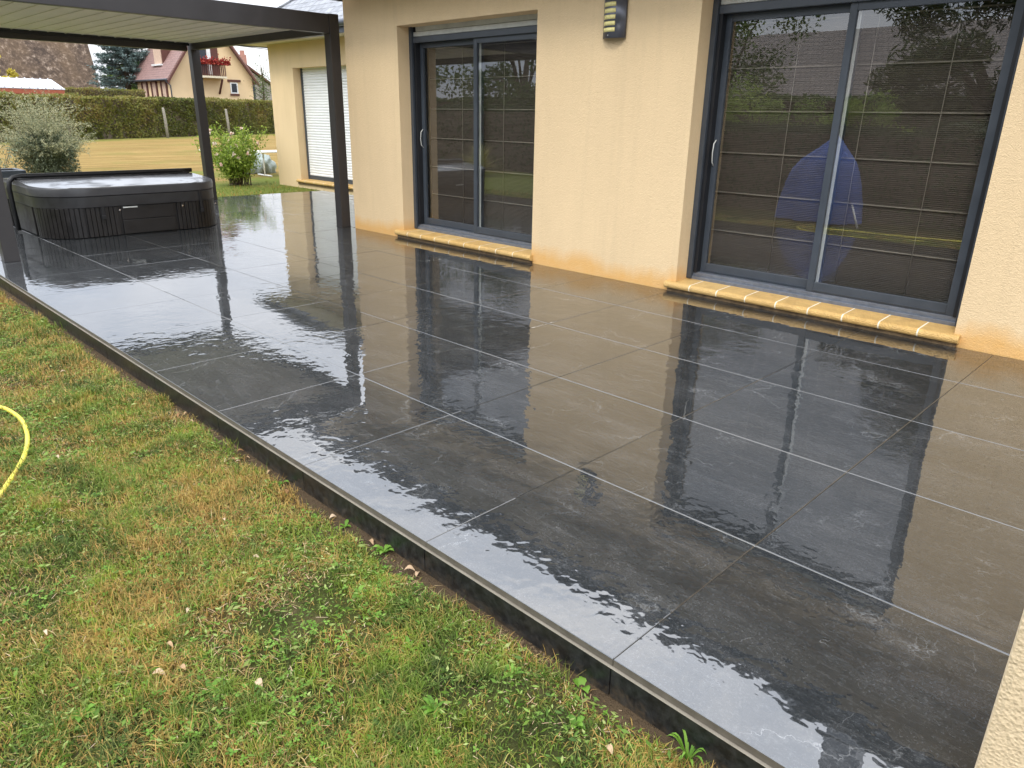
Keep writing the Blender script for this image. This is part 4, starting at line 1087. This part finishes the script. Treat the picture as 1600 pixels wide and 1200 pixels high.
# tool shed with a white corrugated roof
sd_ = thing('shed', (53, -9, LZ), 'low shed with white ribbed metal roof and red fascia behind the hedge', 'shed')
m = MB(); x0_, x1_, z0_, z1_ = 52., 54.5, 2.52, 3.12
m.poly([(x0_, -13.35, z0_), (x0_, -1, z0_), (x1_, -1, z1_), (x1_, -13.35, z1_), (x0_, -13.35, z0_-.04), (x0_, -1, z0_-.04), (x1_, -1, z1_-.04), (x1_, -13.35, z1_-.04)],
       [(0, 1, 2, 3), (4, 5, 6, 7), (0, 1, 5, 4), (3, 2, 6, 7), (0, 3, 7, 4), (1, 2, 6, 5)])
for y_ in np.arange(-13.2, -1.2, .42): m.poly([(x0_, y_, z0_), (x0_, y_+.1, z0_), (x1_, y_+.1, z1_), (x1_, y_, z1_), (x0_-.02, y_+.05, z0_+.07), (x1_, y_+.05, z1_+.07)], [(0, 3, 5, 4), (1, 4, 5, 2), (0, 4, 1), (3, 2, 5)])
m.build('roof', M['corrug'], sd_)
m = MB(); m.box(52.02, 52.1, -13.3, -1, 2.2, 2.475); m.build('fascia', M['brick_red'], sd_)
m = MB(); m.box(52.12, 54.4, -13.25, -1.1, LZ, 2.46); m.build('wall', M['brick_red'], sd_)

# ------------------------------------------------------------------ trees
def conifer(x, y, h, r, label, n=42000):
    t = thing('blue_spruce', (x, y, LZ), label, 'tree')
    m = MB(); m.tube([(x, y, LZ), (x, y, h*.6), (x, y, h)], [.25, .14, .02], 8); Ps = []; Ds = []
    for k in range(330):
        u = rng.uniform(.05, .98)**.9; z = h*u; L = r*min(1,1.25*(1-u))**.8*rng.uniform(.7, 1.12); a = rng.uniform(0, 6.28)
        d = np.array([math.cos(a), math.sin(a), rng.uniform(-.25, .1)]); e = np.array([x, y, z+LZ])
        m.tube([tuple(e), tuple(e+d*L*.5+np.array([0, 0, -.08*L])), tuple(e+d*L)], [.05, .03, .01], 4, False)
        for _ in range(int(n/330)):
            s_ = rng.uniform(.2, 1)**.7; q = e+d*L*s_+np.array([0, 0, -.3*L*s_*(1-s_)]); Ps.append(q+rng.normal(size=3)*np.array([.13, .13, .07])*(1+.5*(1-s_))); Ds.append(d)
    m.build('trunk', M['bark'], t); V, F = leaf_quads(np.array(Ps), .22, .3, np.array(Ds), .5); np_mesh('crown', V, F, M['leaf_spruce'], t, rnd=rng.random(len(F)))
conifer(66, -21.9, 11.5, 3.0, 'tall blue spruce between the brown barn roof and the gabled house')

def tree(name, x, y, h, crown, mat, label, n=9000, size=.16, trunk=.2, clumps=26, zb=None, group=None, asp=.5):
    """trunk, limbs and a crown made of leaf clumps of uneven density"""
    t = thing(name, (x, y, LZ), label, 'tree' if 'tree' in name else 'shrub', group)
    m = MB(); top = np.array([x, y, h]); zb_ = h*.3 if zb is None else zb
    m.tube([(x, y, LZ), (x+.1*h*.1, y, h*.35), (x, y+.05*h, h*.75)], [trunk, trunk*.75, trunk*.3], 8)
    C = []
    for k in range(clumps):
        v = unit(rng.normal(size=3))*rng.uniform(.45, 1.)**.6; c = np.array([x, y, (h+zb_)/2])+v*np.array([crown, crown, (h-zb_)/2]); C.append(c)
        if k % 2 == 0: m.tube([(x, y, zb_*.8+.2*rng.random()*h), tuple((c+np.array([x, y, h*.5]))/2), tuple(c)], [trunk*.35, trunk*.2, .015], 5, False)
    m.build('trunk', M['bark'], t)
    C = np.array(C); idx = rng.integers(0, len(C), n); rad = crown*rng.uniform(.2, .42, len(C))
    P = C[idx]+unit(rng.normal(size=(n, 3)))*(rng.random((n, 1))**.45)*rad[idx][:, None]*np.array([1, 1, .75]); P[:, 2] = np.maximum(P[:, 2], LZ+.03)
    V, F = leaf_quads(P, size, asp); r = np.clip(rng.random(n)*.6+(rng.random(len(C))*.5)[idx], 0, 1)
    np_mesh('crown', V, F, M[mat], t, rnd=r)
tree('broadleaf_tree', 66, -12.5, 7, 2.6, 'leaf_yellow', 'yellowing tree in front of the brown barn roof at the left edge', 5000, .3) if 0 else None
tree('broadleaf_tree', 60.5, -11.6, 5.0, 1.1, 'leaf_yellow', 'yellow-leaved tree at the left edge in front of the brown barn roof', 3000, .22, .12)
tree('broadleaf_tree', 90, -31.5, 6.6, 3.2, 'leaf_tree', 'green tree far behind the spruce beside the mauve roof', 4000, .45, .3)

# power lines
m = MB(); m.tube([(70, -10, 9.8), (72, -26, 7.7), (75, -45, 7.3)], .03, 4); m.build('power_line', M['black_plastic'], None, ('thin overhead cable crossing the sky behind the gabled house', 'cable'))

# ------------------------------------------------------------------ garden table frame and tarp by the wing
tb = thing('garden_trestle', (16.8, -7.95, LZ), 'white metal trestle standing behind the corner of the wing', 'trestle')
for y_ in (-7.75, -8.35):
    m = MB(); m.tube([(16.8, y_, LZ), (16.8, y_, .45)], .02, 8); m.tube([(16.45, y_, LZ+.02), (17.15, y_, LZ+.02)], .018, 8); m.build('leg', M['white_paint'], tb)
m = MB(); m.box(16.4, 17.2, -8.5, -7.5, .45, .475, .006); m.build('top', M['white_paint'], tb)
m = MB(); b = bmesh.new(); bmesh.ops.create_icosphere(b, subdivisions=4, radius=1)
for v_ in b.verts:
    p = v_.co; k = 1+.13*math.sin(p.x*7+p.z*3)*math.cos(p.y*9)+.06*math.sin(p.x*17+p.y*13)
    v_.co = Vector((p.x*.5*k+17.9, p.y*.45*k-8.1, LZ+max(-.02, p.z*.34*k+.16)))
for f_ in b.faces: f_.smooth = True
m._add(b); m.build('tarpaulin_bundle', M['tarp'], None, ('grey-green crumpled tarpaulin bundle on the grass behind the wing corner', 'tarpaulin'))

# ------------------------------------------------------------------ what the glass doors mirror: garden behind the photographer
def ref_house():
    t = thing('neighbour_house', (16, 28, LZ), 'long brown-roofed house with skylights mirrored in the large door', 'house')
    m = MB(); m.prism([(23.2, 1.4), (28, 5.3), (33, 1.4), (33, 1.55), (28, 5.5), (23.1, 1.5)], 0, 4, 27); m.build('roof', M['brown_tile'], t)
    m = MB(); m.box(5, 26, 24.2, 32, LZ, 1.9); m.build('wall', M['far_wall'], t)
    for x_ in (13.3, 15.0, 20.5):
        m = MB(); sl_ = math.atan2(3.9, 4.8)
        m.box(x_-.5, x_+.5, 25.7-.7, 25.7+.7, 3.50, 3.60, .01, Matrix.Rotation(sl_, 3, 'X')); m.build('skylight', M['white_paint'], t)
ref_house()
tree('broadleaf_tree', 9.6, 8.6, 5.2, 1.9, 'leaf_tree', 'loose leafy tree mirrored in the left sash of the large door', 7000, .11, .12, 22, 1.9)
tree('willow_tree', 3.2, 9.0, 5.8, 2.5, 'leaf_dark', 'dense dark willow mirrored in the middle of the large door', 26000, .2, .3, 40, 0.2, 'willows behind the photographer', .22)
tree('willow_tree', -.2, 8.6, 6.4, 3.0, 'leaf_dark', 'dense dark willow mirrored at the right of the large door', 26000, .2, .3, 40, 0.2, 'willows behind the photographer', .22)
tree('willow_tree', -5.5, 9.5, 6.0, 3.2, 'leaf_dark', 'dark willow farthest behind the photographer', 16000, .22, .3, 36, 0.2, 'willows behind the photographer', .22)
hedge('laurel_hedge', (-5, 3.3), (9.6, 3.3), 1.2, LZ, 1.25, 30000, 'leaf_dark', 'dark laurel hedge along the lawn behind the photographer', .09)
hedge('laurel_hedge', (9.8, 6.2), (24, 6.6), 1.2, LZ, 1.6, 18000, 'leaf_dark', 'dark laurel hedge behind the spiky grass plant', .12)
tree('flowering_shrub', 7.0, 5.6, 2.1, 1.2, 'leaf_light', 'light green shrub above the laurel hedge mirrored in the left sash', 7000, .08, .05, 20, .3)
tree('flowering_shrub', 4.6, 5.4, 1.9, 1.0, 'leaf_light', 'small light green shrub mirrored beside the meeting stile', 5000, .08, .05, 18, .3)
hedge('garden_hedge', (3, 12.6), (30, 12.0), 1.6, LZ, 2.0, 26000, 'leaf_tree', 'loose green hedge mirrored in both doors', .14)
tree('broadleaf_tree', 14.5, 11, 3.6, 2.0, 'leaf_light', 'light green shrubby tree mirrored in the doors', 9000, .12, .1, 24, .2)
tree('broadleaf_tree', 20, 12, 6.0, 3.0, 'leaf_tree', 'round green tree mirrored in the smaller door', 9000, .18, .2, 26, 1.0)
tree('broadleaf_tree', 27, 11, 6.5, 3.4, 'leaf_tree', 'tall green tree mirrored at the left of the smaller door', 9000, .2, .2, 26, 1.0)
tree('broadleaf_tree', 35, 12, 7, 3.6, 'leaf_tree', 'green tree beyond the pergola corner, mirrored only', 7000, .24, .2, 26, 1.0)

def spiky(x, y):
    t = thing('spiky_grass_plant', (x, y, LZ), 'pale spiky ornamental grass mirrored in the smaller door', 'plant')
    Vs = []; F = []; r = []
    for i in range(260):
        a = rng.uniform(0, 6.28); el = rng.uniform(.35, 1.45); L = rng.uniform(.7, 1.25); d = np.array([math.cos(a)*math.cos(el), math.sin(a)*math.cos(el), math.sin(el)]); s_ = np.array([-math.sin(a), math.cos(a), 0])*.018
        p = np.array([x, y, LZ+.1]); b = len(Vs)
        for k in range(6):
            u = k/5; q = p+d*L*u+np.array([0, 0, -.35*L*u*u]); Vs += [q-s_*(1-u*.9), q+s_*(1-u*.9)]
        for k in range(5): F.append((b+2*k, b+2*k+1, b+2*k+3, b+2*k+2)); r.append(rng.random())
    np_mesh('leaves', np.array(Vs), F, M['leaf_spiky'], t, rnd=r)
    m = MB(); m.tube([(x, y, LZ), (x, y, LZ+.25)], [.09, .06], 8); m.build('crown_base', M['bark'], t)
spiky(13.9, 4.0)
# blue covered grill on the lawn behind the camera
gr = thing('covered_grill', (4.0, 2.15, LZ), 'deep blue cloth cover draped over a barbecue, mirrored in the large door', 'covered barbecue')
b = bmesh.new(); rings = []; NS = 48
for (z, rx, ry, cx, fold) in ((-.1, .63, .36, 3.98, .08), (.2, .61, .35, 3.98, .07), (.45, .57, .33, 3.98, .055), (.66, .5, .3, 3.97, .045), (.8, .41, .27, 3.94, .035), (.9, .31, .23, 3.91, .028), (1.0, .2, .18, 3.88, .02), (1.1, .11, .11, 3.86, .01), (1.17, .04, .04, 3.85, 0), (1.18, .01, .01, 3.85, 0)):
    rings.append([b.verts.new((cx+(rx+fold*math.sin(a*7+z*2))*math.copysign(abs(math.cos(a))**.8, math.cos(a)), 2.15+(ry+fold*math.cos(a*9+z))*math.copysign(abs(math.sin(a))**.8, math.sin(a)), z)) for a in [2*math.pi*k/NS for k in range(NS)]])
for A_, B_ in zip(rings[:-1], rings[1:]):
    for k in range(NS): f_ = b.faces.new((A_[k], A_[(k+1) % NS], B_[(k+1) % NS], B_[k])); f_.smooth = True
b.faces.new(rings[-1]); m = MB(); m._add(b); m.build('cover', M['blue_cloth'], gr)
m = MB(); m.tube([(3.2, 1.86, LZ), (3.36, 1.95, .2)], .016, 8); m.build('leg', M['white_paint'], gr)
dense = []; P3 = [Vector((*p, -.1)) for p in ex]
m = MB(); m.tube([tuple(p) for p in P3], .016, 8); m.build('garden_hose', M['yellow'], None, ('far loop of yellow hose on the lawn mirrored low in the large door', 'hose'))
